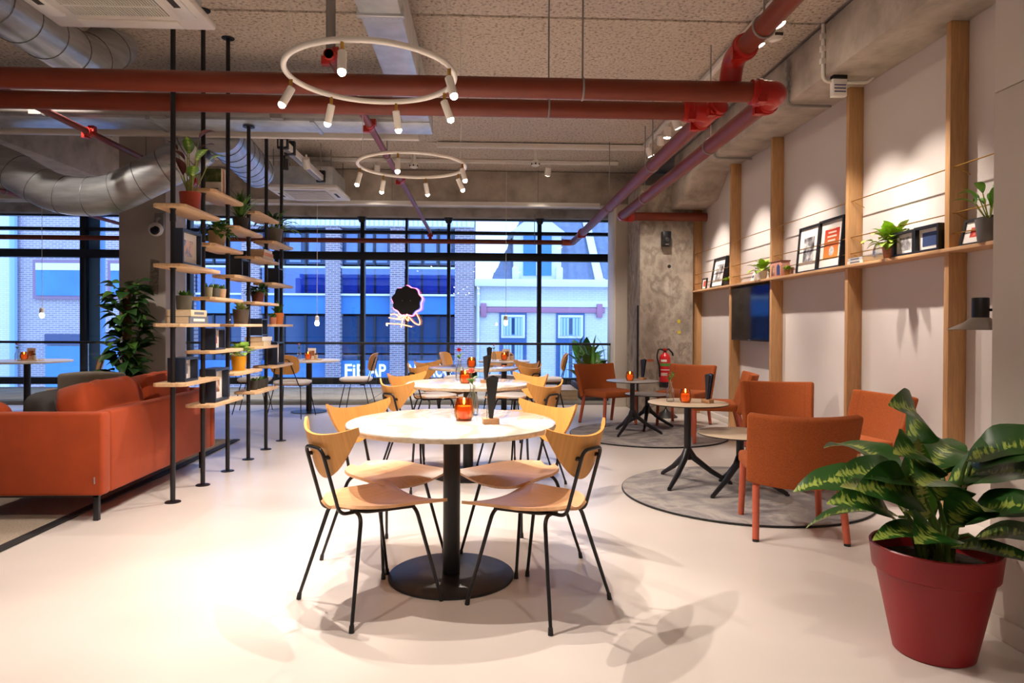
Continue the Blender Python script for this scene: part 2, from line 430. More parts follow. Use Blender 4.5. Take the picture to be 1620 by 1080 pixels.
# glass balustrade along the floor edge
bal = thing('glass_balustrade', 'frameless glass balustrade with slim black handrail before the windows', 'railing', (0, 10.40, 0))
MB().box(-9.1, 1.955, -.02, .02, .915, .95).build('handrail', BLACKM, bal, bevel=.004)
MB().box(-9.1, 1.955, -.018, .018, -.03, .012).build('base_channel', mat('channel_grey', '#5d5a5a', .5), bal, bevel=.003)
xs = [-9.1, -7.5, -5.9, -4.3, -2.7, -1.1, .43, 1.955]
for a, b in zip(xs, xs[1:]):
    MB().box(a+.006, b-.006, -.006, .006, .012, .915).build('glass_pane', GLASSB, bal)

# ================================================================ street outside
tag(MB().box(-40, 30, 13.2, 60, -4.3, -4).build('street_ground', mat('paving', '#8b8780', .9, var=.1)), kind='structure')
BR1 = brick_mat('brick_plum', '#8d7a86', '#7b6a78', '#b9b3b8')
BR2 = brick_mat('brick_pale', '#9d92a0', '#8d8392', '#c4bec4')
BRW = brick_mat('brick_whitewashed', '#d6d8da', '#cdd0d3', '#c3c6ca')
WHITEB = mat('white_render', '#dfe2e4', .8, var=.05, vs_=2)
OGL = mat('far_window_glass', '#3f86c4', .12, spec=.6)
OGLD = mat('far_window_dark', '#24446e', .12, spec=.5)
OGLT = mat('far_glazed_panel', '#3f7fc0', .3, var=.2, vs_=.8)
ROOFT = mat('roof_tile', '#6f7b94', .6, var=.15, vs_=6)
# ---- glass and brick office block
off = thing('office_building', 'office block of brick piers and blue glazing across the street', 'building', (0, 24, -4))
piers = [(-10.3, -9.9), (-8.3, -7.7), (-5.45, -4.95), (-3.24, -2.75), (-1.0, -.34)]
for a, b in piers:
    MB().box(a, b, -.35, .2, 0, 8.75).build('brick_pier', BR1, off)
MB().box(-10.3, -.34, .55, 4, 0, 12).build('core', mat('core_dark', '#2a3550', .7), off)
MB().box(-10.3, -.34, -.45, .6, 8.6, 9.05).build('cornice', WHITEB, off, bevel=.03)
MB().box(-10.3, -.34, .1, 3, 9.05, 13).build('upper_wall', BR2, off)
for k in range(59):
    MB().box(-10.2+k*.166, -10.1+k*.166, -.5, -.44, 8.62, 8.95).build('dentil', mat('dentil_white', '#e6ecf2', .7), off)
for (a, _), (b2, _2) in zip([(p[1], 0) for p in piers], [(p[0], 0) for p in piers[1:]]):
    for z0, z1, mm in ((7.3, 8.6, OGLD), (6.3, 7.3, OGL), (5.6, 6.3, OGLT), (4.2, 5.55, OGLD), (3.3, 4.2, OGLD)):
        w = MB().box(a, b2, .05, .12, z0+.03, z1-.03).build('window', mm, off)
        nx = 3 if b2-a > 1.5 else 2
        for q in range(1, nx):
            x = a+(b2-a)*q/nx
            MB().box(x-.03, x+.03, -.02, .04, z0, z1).build('glazing_bar', DKFRAME, w)
    for z in (7.21, 6.265):
        MB().box(a, b2, -.22, -.16, z-.035, z+.035).build('balcony_rail', WHITEB, off)
    MB().box(a, b2, -.2, -.17, 6.3, 7.18).build('balcony_glass', thin_glass('balcony_blue', (.25, .62, .95), .12), off)
    MB().box(a, b2, -.12, .0, 5.6, 6.23).build('spandrel', OGLT, off)
    MB().box(a, b2, -.12, -.02, 3.3, 3.98).build('sign_band', OGLT, off)
    for q in range(3):
        x = a + (b2-a)*(.2+.3*q)
        MB().box(x-.2, x+.2, .02, .045, 7.4, 8.5).build('blind', mat('blind_blue', '#7c95c4', .8), off)
MB().box(-10.3, -.34, -.3, .5, 0, 3.3).build('plinth', BR1, off)
for body, x, w in (('FiE', -4.85, .68), ('AP', -4.0, .62), ('NUEROO', -2.62, 1.5)):
    cu = bpy.data.curves.new('sign_text', 'FONT'); cu.body = body; cu.size = .62; cu.extrude = .02; cu.align_x = 'LEFT'; cu.offset = .012
    t = bpy.data.objects.new('sign_tmp', cu); col.objects.link(t)
    bpy.context.view_layer.update()
    me = bpy.data.meshes.new_from_object(t.evaluated_get(bpy.context.evaluated_depsgraph_get()))
    wd = max(v.co.x for v in me.vertices) - min(v.co.x for v in me.vertices)
    bpy.data.objects.remove(t)
    me.materials.clear(); me.materials.append(mat('sign_white', '#f4f6f8', .5, emit=.5))
    o = link('sign_letters', me, off, (x, -.14, 3.42), (R(90), 0, 0)); o.scale = (w/wd, 1, 1)
    o['label'] = 'white sign lettering on the blue band'
# ---- white gabled house
hs = thing('white_house', 'white rendered house with grey tiled roof and dormer across the street', 'building', (0, 24, -4))
MB().box(-.34, 6.2, 0, 6, 0, 6.75).build('wall', BRW, hs)
MB().box(-.33, 6.3, -.3, .1, 6.58, 6.85).build('gutter', WHITEB, hs, bevel=.04)
MB().box(-.34, 6.2, -.06, .0, 5.88, 6.1).build('moulding', WHITEB, hs, bevel=.02)
MB().box(-.2, 4.3, -.1, .0, 5.68, 5.86).build('steel_lintel', mat('lintel_pink', '#a8748c', .7), hs, bevel=.01)
for x in (.0, 4.1):
    MB().box(x-.1, x+.1, -.14, 0, 5.52, 6.0).build('anchor_plate', mat('lintel_pink', '#a8748c'), hs, bevel=.01)
MB().tube([(-.2, -.12, 6.6), (-.22, -.12, 0)], .06, 8).build('downpipe', WHITEB, hs)
for x0, x1 in ((.56, 1.52), (2.57, 3.58)):
    w = MB().box(x0, x1, -.05, .02, 2.0, 5.68).build('window', mat('sash_dark', '#3a5f92', .5), hs)
    for z0, z1 in ((4.78, 5.6), (2.05, 4.7)):
        if z0 > 4: MB().box(x0+.06, x1-.06, -.08, -.05, z0, z1).build('sash', WHITEB, w, bevel=.01)
        MB().box(x0+.14, x1-.14, -.1, -.075, z0+.1, z1-.08).build('pane', OGLT, w)
        for q in range(7):
            xx = x0+.18+q*(x1-x0-.36)/6
            if q != 3: MB().tube([(xx, -.1, z0+.1), (xx, -.1, z1-.1)], .05, 6).build('curtain_fold', mat('curtain_blue', '#a9c6e6', .8), w)
        MB().box((x0+x1)/2-.07, (x0+x1)/2+.07, -.106, -.09, z0+.15, z1-.12).build('curtain_gap', OGLD, w)
# roof: one part per course of pantiles, wavy in profile
nrow = 15
for k in range(nrow):
    z0 = 6.82 + k*.235; y0 = .05 + k*.16; xa = .25 + k*.11; xb = 6.3
    def fn(u, v, z0=z0, y0=y0, xa=xa, xb=xb):
        x = xa+v*.11+(xb-xa-v*.11)*u
        return (x, y0 + v*.2, z0 + v*.25 + .05*math.sin(x*2*PI/.3) - (0 if v > .5 else .05))
    MB().sheet(100, 1, fn, .03).build('tile_course', ROOFT, hs)
MB().box(4.05, 4.3, -.05, 3.1, 6.75, 6.9).build('verge_board', WHITEB, hs)
MB().add([(3.95, -.1, 6.8), (4.25, -.1, 6.8), (3.6, 2.4, 10.4), (3.85, 2.4, 10.4), (3.95, 0, 6.8), (4.25, 0, 6.8), (3.6, 2.5, 10.4), (3.85, 2.5, 10.4)],
         [(0, 1, 3, 2), (4, 6, 7, 5), (0, 2, 6, 4), (1, 5, 7, 3), (2, 3, 7, 6), (0, 4, 5, 1)]).build('verge_cap', WHITEB, hs)
dm = MB().box(1.05, 2.75, .1, 1.6, 6.85, 8.5).build('dormer', WHITEB, hs, bevel=.02)
MB().box(1.0, 1.25, -.05, .2, 6.85, 7.3).build('scroll', WHITEB, dm, bevel=.05)
MB().box(2.55, 2.8, -.05, .2, 6.85, 7.3).build('scroll', WHITEB, dm, bevel=.05)
MB().box(1.4, 2.4, .04, .1, 7.0, 8.4).build('dormer_window', OGLT, dm)
MB().box(1.85, 1.95, .0, .06, 7.0, 8.4).build('dormer_bar', WHITEB, dm)
MB().prism([(.85, 8.45), (2.95, 8.45), (1.9, 9.25)], -1.6, .1).build('dormer_gable', WHITEB, dm, rot=(R(90), 0, 0))
# ---- pale brick block on the left
ob = thing('brick_building', 'pale brick building with wide window across the street at left', 'building', (0, 24, -4))
MB().box(-22, -12.0, 0, 5, 0, 12).build('wall', BR2, ob)
MB().box(-22, -16.15, -.08, .0, 0, 12).build('white_wall', BRW, ob)
MB().box(-12.0, -10.3, .3, 5, 0, 12).build('return_wall', BRW, ob)
for x0, x1, z0, z1 in ((-15.4, -13.75, 6.05, 7.4), (-12.9, -11.2, 6.05, 7.4)):
    w = MB().box(x0, x1, -.1, .02, z0, z1).build('window', mat('frame_mauve', '#8b6f86', .6), ob)
    MB().box(x0+.12, x1-.06, -.13, -.09, z0+.12, z1-.12).build('pane', OGLT, w)
    MB().box(x0+.12, x1-.06, -.15, -.12, z1-.36, z1-.12).build('blind', WHITEB, w)
MB().box(-15.0, -10.5, -.12, .02, 4.5, 4.85).build('string_course', mat('course_dark', '#4b5476', .8), ob)
MB().box(-15.0, -10.5, -.08, .02, 2.5, 4.45).build('shop_window', OGL, ob)
MB().tube([(-16.0, -.15, 0), (-16.0, -.15, 12)], .12, 8).build('downpipe', mat('pipe_blue', '#8fb0d8', .6), ob)
MB().box(-15.5, -12.5, -.05, .02, 9.0, 9.2).build('recess_band', OGLT, ob)

# ================================================================ ceiling services
def coupling(p, d, r, parent, m=REDC):
    d = Vector(d).normalized(); p = Vector(p)
    c = MB()
    c.tube([p-d*.05, p-d*.045, p-d*.015, p-d*.012, p+d*.012, p+d*.015, p+d*.045, p+d*.05], [r*1.02, r*1.2, r*1.2, r*1.32, r*1.32, r*1.2, r*1.2, r*1.02], 18)
    q = d.orthogonal().normalized()
    for s_ in (-1, 1):
        c.cyl(p+q*s_*r*1.42-d*.03, p+q*s_*r*1.42+d*.03, .014, seg=8)
        c.obox(p+q*s_*r*1.3, (.05, .05, .05))
    return c.build('coupling', m, parent)
def hanger(x, y, z, r, parent, ztop=ZC):
    h = MB(); h.cyl((x, y, z+r*.9), (x, y, ztop), .006, seg=8)
    h.build('hanger_rod', GREYP, parent)
    MB().tube([(x, y+(r+.004)*math.cos(a*PI/8), z+(r+.004)*math.sin(a*PI/8)) for a in range(16)], .007, 6, closed=True).build('pipe_clip', GREYP, parent)
def hanger_y(x, y, z, r, parent, ztop=ZC):
    MB().cyl((x, y, z+r*.9), (x, y, ztop), .006, seg=8).build('hanger_rod', GREYP, parent)
    MB().tube([(x+(r+.004)*math.cos(a*PI/8), y, z+(r+.004)*math.sin(a*PI/8)) for a in range(16)], .007, 6, closed=True).build('pipe_clip', GREYP, parent)

pa = thing('sprinkler_pipe', 'thick rust red sprinkler pipe nearest the camera, crossing under the ring lamp', 'pipe', (0, 0, 0), group='red sprinkler pipes')
MB().tube([(-9.1, 4.30, 2.71), (1.78, 4.30, 2.71)], .064, 20).build('pipe', REDP, pa)
MB().tube(fillet([(1.74, 4.30, 2.71), (1.88, 4.30, 2.71), (1.88, 4.46, 2.71)], .12, 8), .075, 18).build('elbow', REDC, pa)
coupling((1.75, 4.30, 2.71), (1, 0, 0), .066, pa); coupling((1.88, 4.48, 2.71), (0, 1, 0), .066, pa)
MB().tube([(1.88, 4.44, 2.71), (1.88, 9.16, 2.71)], .062, 20).build('pipe', REDP2, pa)
MB().tube(fillet([(1.88, 9.12, 2.71), (1.88, 9.22, 2.71), (2.0, 9.22, 2.71)], .08, 6), .07, 16).build('elbow', REDC, pa)
MB().tube([(1.97, 9.22, 2.71), (XR, 9.22, 2.71)], .058, 18).build('pipe', REDP, pa)
coupling((1.99, 9.22, 2.71), (1, 0, 0), .06, pa)
hanger(.62, 4.30, 2.71, .064, pa); hanger(-4.2, 4.30, 2.71, .064, pa); hanger_y(1.88, 5.6, 2.71, .062, pa); hanger_y(1.88, 7.9, 2.71, .062, pa)

pb = thing('sprinkler_pipe', 'second rust red sprinkler pipe, lower in view, running on along the window wall', 'pipe', (0, 0, 0), group='red sprinkler pipes')
MB().tube([(-9.1, 4.78, 2.725), (1.48, 4.78, 2.735)], .061, 20).build('pipe', REDP, pb)
MB().tube(fillet([(1.44, 4.78, 2.74), (1.6, 4.78, 2.74), (1.6, 4.94, 2.74)], .12, 8), .073, 18).build('elbow', REDC, pb)
coupling((1.45, 4.78, 2.74), (1, 0, 0), .063, pb); coupling((1.6, 4.98, 2.74), (0, 1, 0), .063, pb); coupling((1.62, 4.70, 2.74), (.3, -.8, .2), .055, pb)
MB().tube([(1.6, 4.9, 2.74), (1.58, 11.95, 2.70)], .058, 20).build('pipe', REDP2, pb)
coupling((1.585, 10.9, 2.706), (0, 1, 0), .06, pb)
MB().tube(fillet([(1.58, 11.9, 2.70), (1.58, 12.1, 2.70), (1.4, 12.1, 2.70)], .1, 6), .055, 14).build('elbow', mat('elbow_orange', '#c2502e', .4), pb)
MB().tube([(1.42, 12.1, 2.70), (-9.1, 12.1, 2.70)], .042, 16).build('pipe', REDP, pb)
for x in (-3.62, -.95):
    v = MB().cyl((x, 12.1, 2.74), (x, 12.1, 2.84), .03, seg=10); v.obox((x, 12.1, 2.8), (.1, .06, .04)); v.build('tee', REDC, pb)
hanger(.45, 4.78, 2.74, .061, pb); hanger_y(1.595, 6.4, 2.735, .058, pb); hanger_y(1.59, 8.6, 2.72, .058, pb); hanger(.9, 12.1, 2.70, .042, pb, 3.2)
pc = thing('sprinkler_pipe', 'rust red sprinkler pipe rising toward the camera above the elbow joints', 'pipe', (0, 0, 0), group='red sprinkler pipes')
MB().tube([(1.60, YB, 2.95), (1.60, 4.2, 2.93)], .06, 20).build('pipe', REDP, pc)
MB().tube(fillet([(1.60, 4.15, 2.93), (1.60, 4.34, 2.93), (1.60, 4.40, 2.75)], .1, 6), .07, 16).build('elbow', REDC, pc)
coupling((1.60, 4.14, 2.93), (0, 1, 0), .062, pc)
hanger_y(1.6, 3.85, 2.93, .06, pc); MB().cyl((1.6, 3.5, 2.98), (1.6, 3.5, ZC), .022, seg=10).build('drop_pipe', GREYP, pc)
for X_, Z_, ya, yb, lab in ((-.95, 2.86, 4.2, 12.1, 'thin dusty red pipe running to the window above the ring lamps'),
                            (-3.45, 2.88, 4.6, 10.3, 'thin dusty red pipe slanting past the black shelf poles'),
                            (-6.15, 2.90, 6.5, 12.6, 'thin dark red pipe below the silver duct at far left')):
    t = thing('branch_pipe', lab, 'pipe', (0, 0, 0), group='thin red branch pipes')
    MB().tube([(X_, ya, Z_), (X_, yb, Z_)], .028, 14).build('pipe', REDP2, t)
    for y in (ya+.05, ya+1.5, ya+3.6):
        coupling((X_, y, Z_), (0, 1, 0), .03, t)
    hanger_y(X_, ya+2.5, Z_, .028, t)
    MB().cyl((X_, ya+.05, Z_+.02), (X_, ya+.05, ZC), .03, seg=12).build('riser', GREYP, t)

# spiral ducts: shell plus a raised seam every turn
def duct(label, pts, r, seams, cat='duct', fil=.35):
    t = thing('spiral_duct', label, cat, (0, 0, 0), group='round silver ventilation ducts')
    P = fillet(pts, fil, 8)
    MB().tube(P, r, 28).build('duct_tube', GALV, t)
    L_ = [0]
    for a, b in zip(P, P[1:]): L_.append(L_[-1]+(b-a).length)
    for q in range(seams):
        s_ = L_[-1]*(q+.5)/seams
        for i in range(len(P)-1):
            if L_[i] <= s_ <= L_[i+1]:
                k = (s_-L_[i])/max(1e-6, L_[i+1]-L_[i]); p = P[i].lerp(P[i+1], k); d = (P[i+1]-P[i]).normalized()
                a = d.orthogonal().normalized(); b = d.cross(a)
                MB().tube([p+d*(.02*math.sin(x*PI/14))+(a*math.cos(x*PI/14)+b*math.sin(x*PI/14))*(r+.001) for x in range(28)], .004, 5, closed=True).build('seam', mat('duct_seam', '#77797c', .5, metal=.5), t)
                break
    return t
duct('silver spiral duct running past the large air conditioner at upper left', [(-3.12, 1.0, 3.22), (-3.06, 5.35, 3.22), (-3.02, 5.72, 3.5)], .17, 18)
duct('silver spiral duct bending in a deep loop above the sofa', [(-5.9, 7.1, 2.82), (-4.75, 6.8, 2.80), (-4.12, 6.75, 2.44), (-3.62, 6.7, 2.42), (-3.05, 6.68, 2.70), (-2.72, 6.66, 2.92)], .185, 13, fil=.3)
duct('short silver spiral duct behind the shelf poles', [(-2.5, 6.55, 3.02), (-2.72, 8.3, 3.04)], .19, 7)
rd = thing('rectangular_duct', 'flat silver sheet metal duct with riveted joints', 'duct', (0, 0, 0))
MB().box(-.72, -.48, 1.0, 6.0, 2.99, 3.24).build('duct_run', GALVF, rd, bevel=.006)
MB().box(-4.78, -.48, 6.0, 6.36, 2.98, 3.26).build('duct_run', GALVF, rd, bevel=.006)
for y in (1.8, 2.9, 3.95, 5.0):
    MB().box(-.735, -.465, y-.02, y+.02, 2.975, 3.255).build('joint_flange', GALV, rd, bevel=.003)
    for k in range(7):
        MB().ball((-.7+k*.033, y+.04, 2.988), (.01, .01, .008), 1, 6, 4).build('rivet', BLACKM, rd)
for x in (-4.4, -2.9, -1.5):
    MB().box(x-.018, x+.018, 5.985, 6.375, 2.965, 3.275).build('joint_flange', GALV, rd, bevel=.003)
for (name, lab, cat, pts, r, mt_) in (
    ('conduit', 'grey electrical conduit pipe in front of the flat duct', 'pipe', [(-4.78, 5.93, 3.02), (-.78, 5.93, 3.02)], .034, GREYP),
    ('conduit', 'slim grey conduit hugging the beam over the tall oak post', 'pipe', [(2.6, 5.75, 3.5), (2.6, 5.75, 3.11), (2.98, 5.75, 3.11)], .012, GREYP),
    ('conduit', 'slim grey conduit hugging the beam near the far wall posts', 'pipe', [(2.6, 7.6, 3.3), (2.6, 7.6, 3.115), (3.03, 7.6, 3.115)], .012, GREYP),
    ('conduit', 'pale cable conduit looping around the near part of the beam', 'pipe', [(2.605, 5.15, 3.54), (2.605, 5.15, 3.1), (2.95, 5.15, 3.1), (3.0, 5.15, 3.14)], .014, WHITEP)):
    t = thing(name, lab, cat, (0, 0, 0))
    P = fillet(pts, .06, 5)
    MB().tube(P, r, 10).build('conduit_pipe', mt_, t)
    for k in range(1, 4):
        p = P[0].lerp(P[-1] if len(pts) == 2 else P[1], k/4)
        MB().obox(p, (r*3.0, r*2.4, r*3.0)).build('saddle', mt_, t)
jb = thing('junction_box', 'small cable box with paper label on the pale conduit by the beam', 'box', (2.72, 5.13, 2.98))
MB().box(-.055, .055, -.02, .03, 0, .16).build('label_card', PAPER, jb, bevel=.003)
MB().box(-.055, .055, -.025, .03, .13, .165).build('clamp', BLACKM, jb, bevel=.003)
for k in range(3): MB().box(-.045, .045, -.0225, -.02, .03+k*.025, .038+k*.025).build('print_line', mat('print_blue', '#3a4a78'), jb)
# white cable trunks
for lab, a, b in (('long white cable trunk crossing below the flat duct', (-9.1, 6.5, 2.99), (-.62, 6.5, 2.99)),
                  ('white cable trunk along the foot of the cross beam', (-4.5, 10.24, 3.03), (1.75, 10.24, 3.03)),
                  ('thin white ceiling trunk before the cross beam', (-.6, 8.7, 3.5), (2.06, 8.7, 3.5)),
                  ('white trunk high on the ceiling behind the large air conditioner', (-3.0, 3.72, 3.47), (-.75, 3.92, 3.47))):
    t = thing('cable_trunk', lab, 'trunking', (0, 0, 0), group='white cable trunks')
    a, b = Vector(a), Vector(b); d = b-a
    MB().obox((a+b)/2, (d.length, .06, .055), (0, 0, math.atan2(d.y, d.x))).build('trunk', WHITEP, t, bevel=.006)
    MB().obox((a+b)/2+Vector((0, 0, .028)), (d.length, .066, .012), (0, 0, math.atan2(d.y, d.x))).build('lid', WHITEM, t, bevel=.003)
    for k in (.15, .5, .85):
        p = a.lerp(b, k); MB().cyl(p, (p.x, p.y, ZC), .006, seg=6).build('hanger_rod', GREYP, t)
# slanted light track on the left
tl = thing('light_track', 'white lighting track with black brackets beside the far air conditioner', 'light', (0, 0, 0))
MB().box(-2.15, -2.07, 7.2, 9.05, 3.07, 3.14).build('track', WHITEM, tl, bevel=.006)
MB().box(-2.13, -2.09, 7.2, 9.05, 3.062, 3.072).build('slot', GREYP, tl)
for y in (7.24, 7.5, 8.9):
    MB().box(-2.165, -2.055, y-.03, y+.03, 3.05, 3.2).build('bracket', BLACKM, tl, bevel=.004)
    MB().cyl((-2.11, y, 3.19), (-2.11, y, ZC), .006, seg=6).build('hanger_rod', GREYP, tl)
def track_head(t, p, target, m=WHITEM, lit=True, watts=0, size=60, blend=.7, nm='track_spot'):
    p = Vector(p); d = (Vector(target)-p).normalized()
    MB().cyl(p+Vector((0, 0, .09)), p, .012, seg=8).build('stem', m, t)
    h = MB(); h.tube([p-d*.055, p-d*.05, p+d*.06, p+d*.065], [.03, .04, .045, .043], 16, caps=True)
    hd = h.build('lamp_head', m, t)
    MB().tube([p+d*.0655, p+d*.067], .036, 14).build('lens', BULB if lit else BLACKM, hd)
    if watts: spot(nm, p+d*.09, target, watts, t, size, blend, .03)
track_head(tl, (-2.0, 7.75, 3.03), (-1.9, 9.9, 0), WHITEM, True, HALL_W*.8, 85, .9, 'window_spot')
track_head(tl, (-2.2, 7.6, 2.98), (-2.3, 8.0, 0), BLACKM, False)
# track along the shelf wall, washing it from above
tr = thing('light_track', 'long white ceiling track with spotlights facing the shelf wall', 'light', (0, 0, 0))
MB().box(2.035, 2.085, 2.8, 8.7, 3.495, 3.545).build('track', WHITEM, tr, bevel=.005)
for y, ty, tz in ((8.45, 8.65, 1.35), (7.25, 7.4, 1.35), (6.2, 6.2, 1.35), (5.1, 5.0, 1.35), (4.75, 4.35, 1.35)):
    track_head(tr, (2.06, y, 3.40), (3.04, ty, tz), WHITEM, True, WASH_W*(.8 if y < 4.9 else 1), 52, .7, 'wall_washer')
track_head(tr, (2.06, 7.9, 3.40), (2.5, 9.3, 1.2), WHITEM, True, HALL_W*.9, 60, .8, 'column_spot')
for y, tx, ty in ((5.6, 2.0, 4.9), (7.6, 1.9, 7.6)):
    track_head(tr, (2.06, y, 3.40), (tx, ty, 0), WHITEM, True, HALL_W*.5, 60, .8, 'rug_spot')
# hall spots on tracks out of view, added to brighten floor and room
tb = thing('light_track', 'unseen white ceiling track with spotlights added over the near floor', 'light', (0, 0, 0))
MB().box(-5.5, 1.5, 1.18, 1.23, 3.495, 3.545).build('track', WHITEM, tb, bevel=.005)
for x, tx, ty, k in ((-3.6, -3.0, 2.8, .6), (-1.9, -1.7, 2.6, .8), (-.3, -.2, 2.1, .25), (1.1, 1.0, 3.2, .4)):
    track_head(tb, (x, 1.2, 3.40), (tx, ty, 0), WHITEM, True, HALL_W*k, 75, .9, 'unseen_hall_spot')
for yy, lab in ((-1.0, 'unseen white ceiling track with fill spotlights added behind the camera'), (-2.8, 'unseen white ceiling track with fill spotlights added at the back of the room')):
    tq = thing('light_track', lab, 'light', (0, 0, 0))  # row out of view, added as fill light for the room
    MB().box(-8.0, 1.8, yy-.025, yy+.025, 3.495, 3.545).build('track', WHITEM, tq, bevel=.005)
    for x in (-7.0, -4.8, -2.6, -.4, 1.4):
        track_head(tq, (x, yy, 3.40), (x+.1, yy+.7, 0), WHITEM, True, HALL_W*.6, 95, 1., 'unseen_hall_spot')
tb2 = thing('light_track', 'unseen white ceiling track with spotlights over the seating behind the sofa', 'light', (0, 0, 0))
MB().box(-4.75, -3.35, 5.18, 5.23, 3.495, 3.545).build('track', WHITEM, tb2, bevel=.005)  # out of view, turned up to brighten the left side
for x, tx, ty in ((-4.5, -2.9, 4.6), (-4.2, -4.6, 6.4), (-3.5, -4.3, 8.6)):
    track_head(tb2, (x, 5.2, 3.40), (tx, ty, .4), WHITEM, True, HALL_W, 75, .9, 'unseen_lounge_spot')

tw = thing('light_track', 'short white ceiling track with spotlights over the window tables', 'light', (0, 0, 0))
MB().box(-4.6, 1.9, 9.58, 9.63, 3.495, 3.545).build('track', WHITEM, tw, bevel=.005)
for x, tx, ty in ((-4.4, -5.4, 10.6), (-1.5, -1.9, 11.0), (.9, .6, 11.0)):
    track_head(tw, (x, 9.6, 3.40), (tx, ty, 0), WHITEM, True, HALL_W*2.2, 85, .9, 'window_spot')
# ceiling cassettes
def cassette(label, x0, x1, y0, y1, z):
    t = thing('air_conditioner', label, 'air conditioner', ((x0+x1)/2, (y0+y1)/2, z), group='ceiling air conditioners')
    w = (x1-x0)/2; d = (y1-y0)/2
    MB().box(-w*.86, w*.86, -d*.86, d*.86, .04, .30).build('housing', GALVF, t, bevel=.01)
    MB().box(-w, w, -d, d, 0, .05).build('face_panel', WHITEP, t, bevel=.018)
    MB().box(-w*.58, w*.58, -d*.58, d*.58, -.004, .001).build('intake_grille', mat('grille_beige', '#54493f', .6), t)
    n = 34
    for k in range(n):
        x = -w*.57 + 2*w*.57*k/(n-1)
        MB().box(x-.0035, x+.0035, -d*.57, d*.57, -.011, -.003).build('grille_slat', WHITEP, t)
    for y in (-d*.3, 0, d*.3): MB().box(-w*.58, w*.58, y-.006, y+.006, -.014, -.003).build('grille_bar', WHITEM, t)
    for s_ in (-1, 1):
        f = MB().box(-w*.62, w*.62, s_*d*.80-d*.1, s_*d*.80+d*.1, -.012, .004).build('air_flap', WHITEM, t, bevel=.004)
        f = MB().box(s_*w*.80-w*.1, s_*w*.80+w*.1, -d*.62, d*.62, -.012, .004).build('air_flap', WHITEM, t, bevel=.004)
        MB().box(s_*w*.80-w*.04, s_*w*.80+w*.04, -d*.3, d*.3, -.0135, -.011).build('air_slot', CHAR, t)
    for sx_ in (-1, 1):
        for sy_ in (-1, 1): MB().cyl((sx_*w*.8, sy_*d*.8, .28), (sx_*w*.8, sy_*d*.8, ZC-z), .007, seg=6).build('hanger_rod', GREYP, t)
cassette('large white ceiling air conditioner with slatted grille at upper left', -2.70, -1.72, 3.48, 4.46, 3.09)
cassette('small far white ceiling air conditioner above the window tables', -2.90, -1.95, 9.1, 10.05, 3.02)

# ring lamps
def ring_lamp(label, c, r, specs, watts):
    t = thing('ring_lamp', label, 'lamp', c, group='white ring lamps')
    MB().tube([(r*math.cos(2*PI*k/72), r*math.sin(2*PI*k/72), 0) for k in range(72)], .0135, 12, closed=True).build('ring', WHITEM, t)
    for a in (R(218), R(335)):
        x, y = r*math.cos(a), r*math.sin(a)
        MB().tube([(x, y, .01), (x*1.02, y*1.02, .06), (x*1.02, y*1.02, .35), (x*1.0, y*1.0, ZC-c[2])], .003, 6).build('cable', WHITEP, t)
    for ang, tx, ty, k in specs:
        a = R(ang); p = Vector((r*math.cos(a), r*math.sin(a), 0))
        pw_ = p+Vector(c); d = (Vector((tx, ty, 0))-pw_).normalized()
        MB().cyl(p, p-Vector((0, 0, .055)), .0085, seg=10).build('brass_joint', BRASS, t)
        q = p-Vector((0, 0, .06)); s0 = q-d*.012; s1 = q+d*.085
        h = MB().tube([s0, s0+d*.004, s1-d*.002, s1], [.015, .0195, .0195, .018], 16).build('lamp_head', WHITEM, t)
        MB().ball(s1+d*.004, (.036, .036, .036), 1, 12, 8).build('bulb', BULB, h)
        spot('ring_spot', Vector(c)+s1+d*.035, (tx, ty, 0), watts*k, t, 92, .35, .012)
ring_lamp('large white ring lamp with six small spotlights, nearest the camera', (-.545, 3.3, 2.41), .40,
          [(172, -2.1, 2.9, 1.3), (262, -.5, 2.2, 1.1), (-18, .5, 2.6, .9), (32, .7, 3.7, 1.0), (80, -.2, 4.3, .9), (130, -1.5, 4.2, 1.1)], RING_W)
ring_lamp('white ring lamp with six small spotlights, farther toward the windows', (-.575, 5.45, 2.478), .425,
          [(172, -1.6, 5.2, 1), (262, -.6, 4.4, .8), (-18, .5, 4.9, .9), (32, .9, 6.0, 1), (80, -.1, 7.0, 1), (130, -1.4, 6.6, 1)], RING_W)
# bare bulb pendants by the window
for lab, x, y, z in (('bare bulb pendant over the far window table behind the shelf poles', -2.3, 9.5, 1.26), ('bare bulb pendant before the white house window', .31, 9.5, 1.28), ('bare bulb pendant over the far left table', -6.0, 9.5, 1.35)):
    t = thing('pendant_lamp', lab, 'lamp', (x, y, z), group='bare bulb pendants')
    MB().cyl((0, 0, .06), (0, 0, ZC-z), .003, seg=6).build('cord', WHITEP, t)
    MB().lathe([(.012, .0), (.03, .005), (.028, .06), (.012, .075)], (0, 0, .0), 14).build('socket', WHITEM, t)
    MB().ball((0, 0, -.03), (.06, .06, .075), 1, 14, 10).build('bulb', BULB, t)
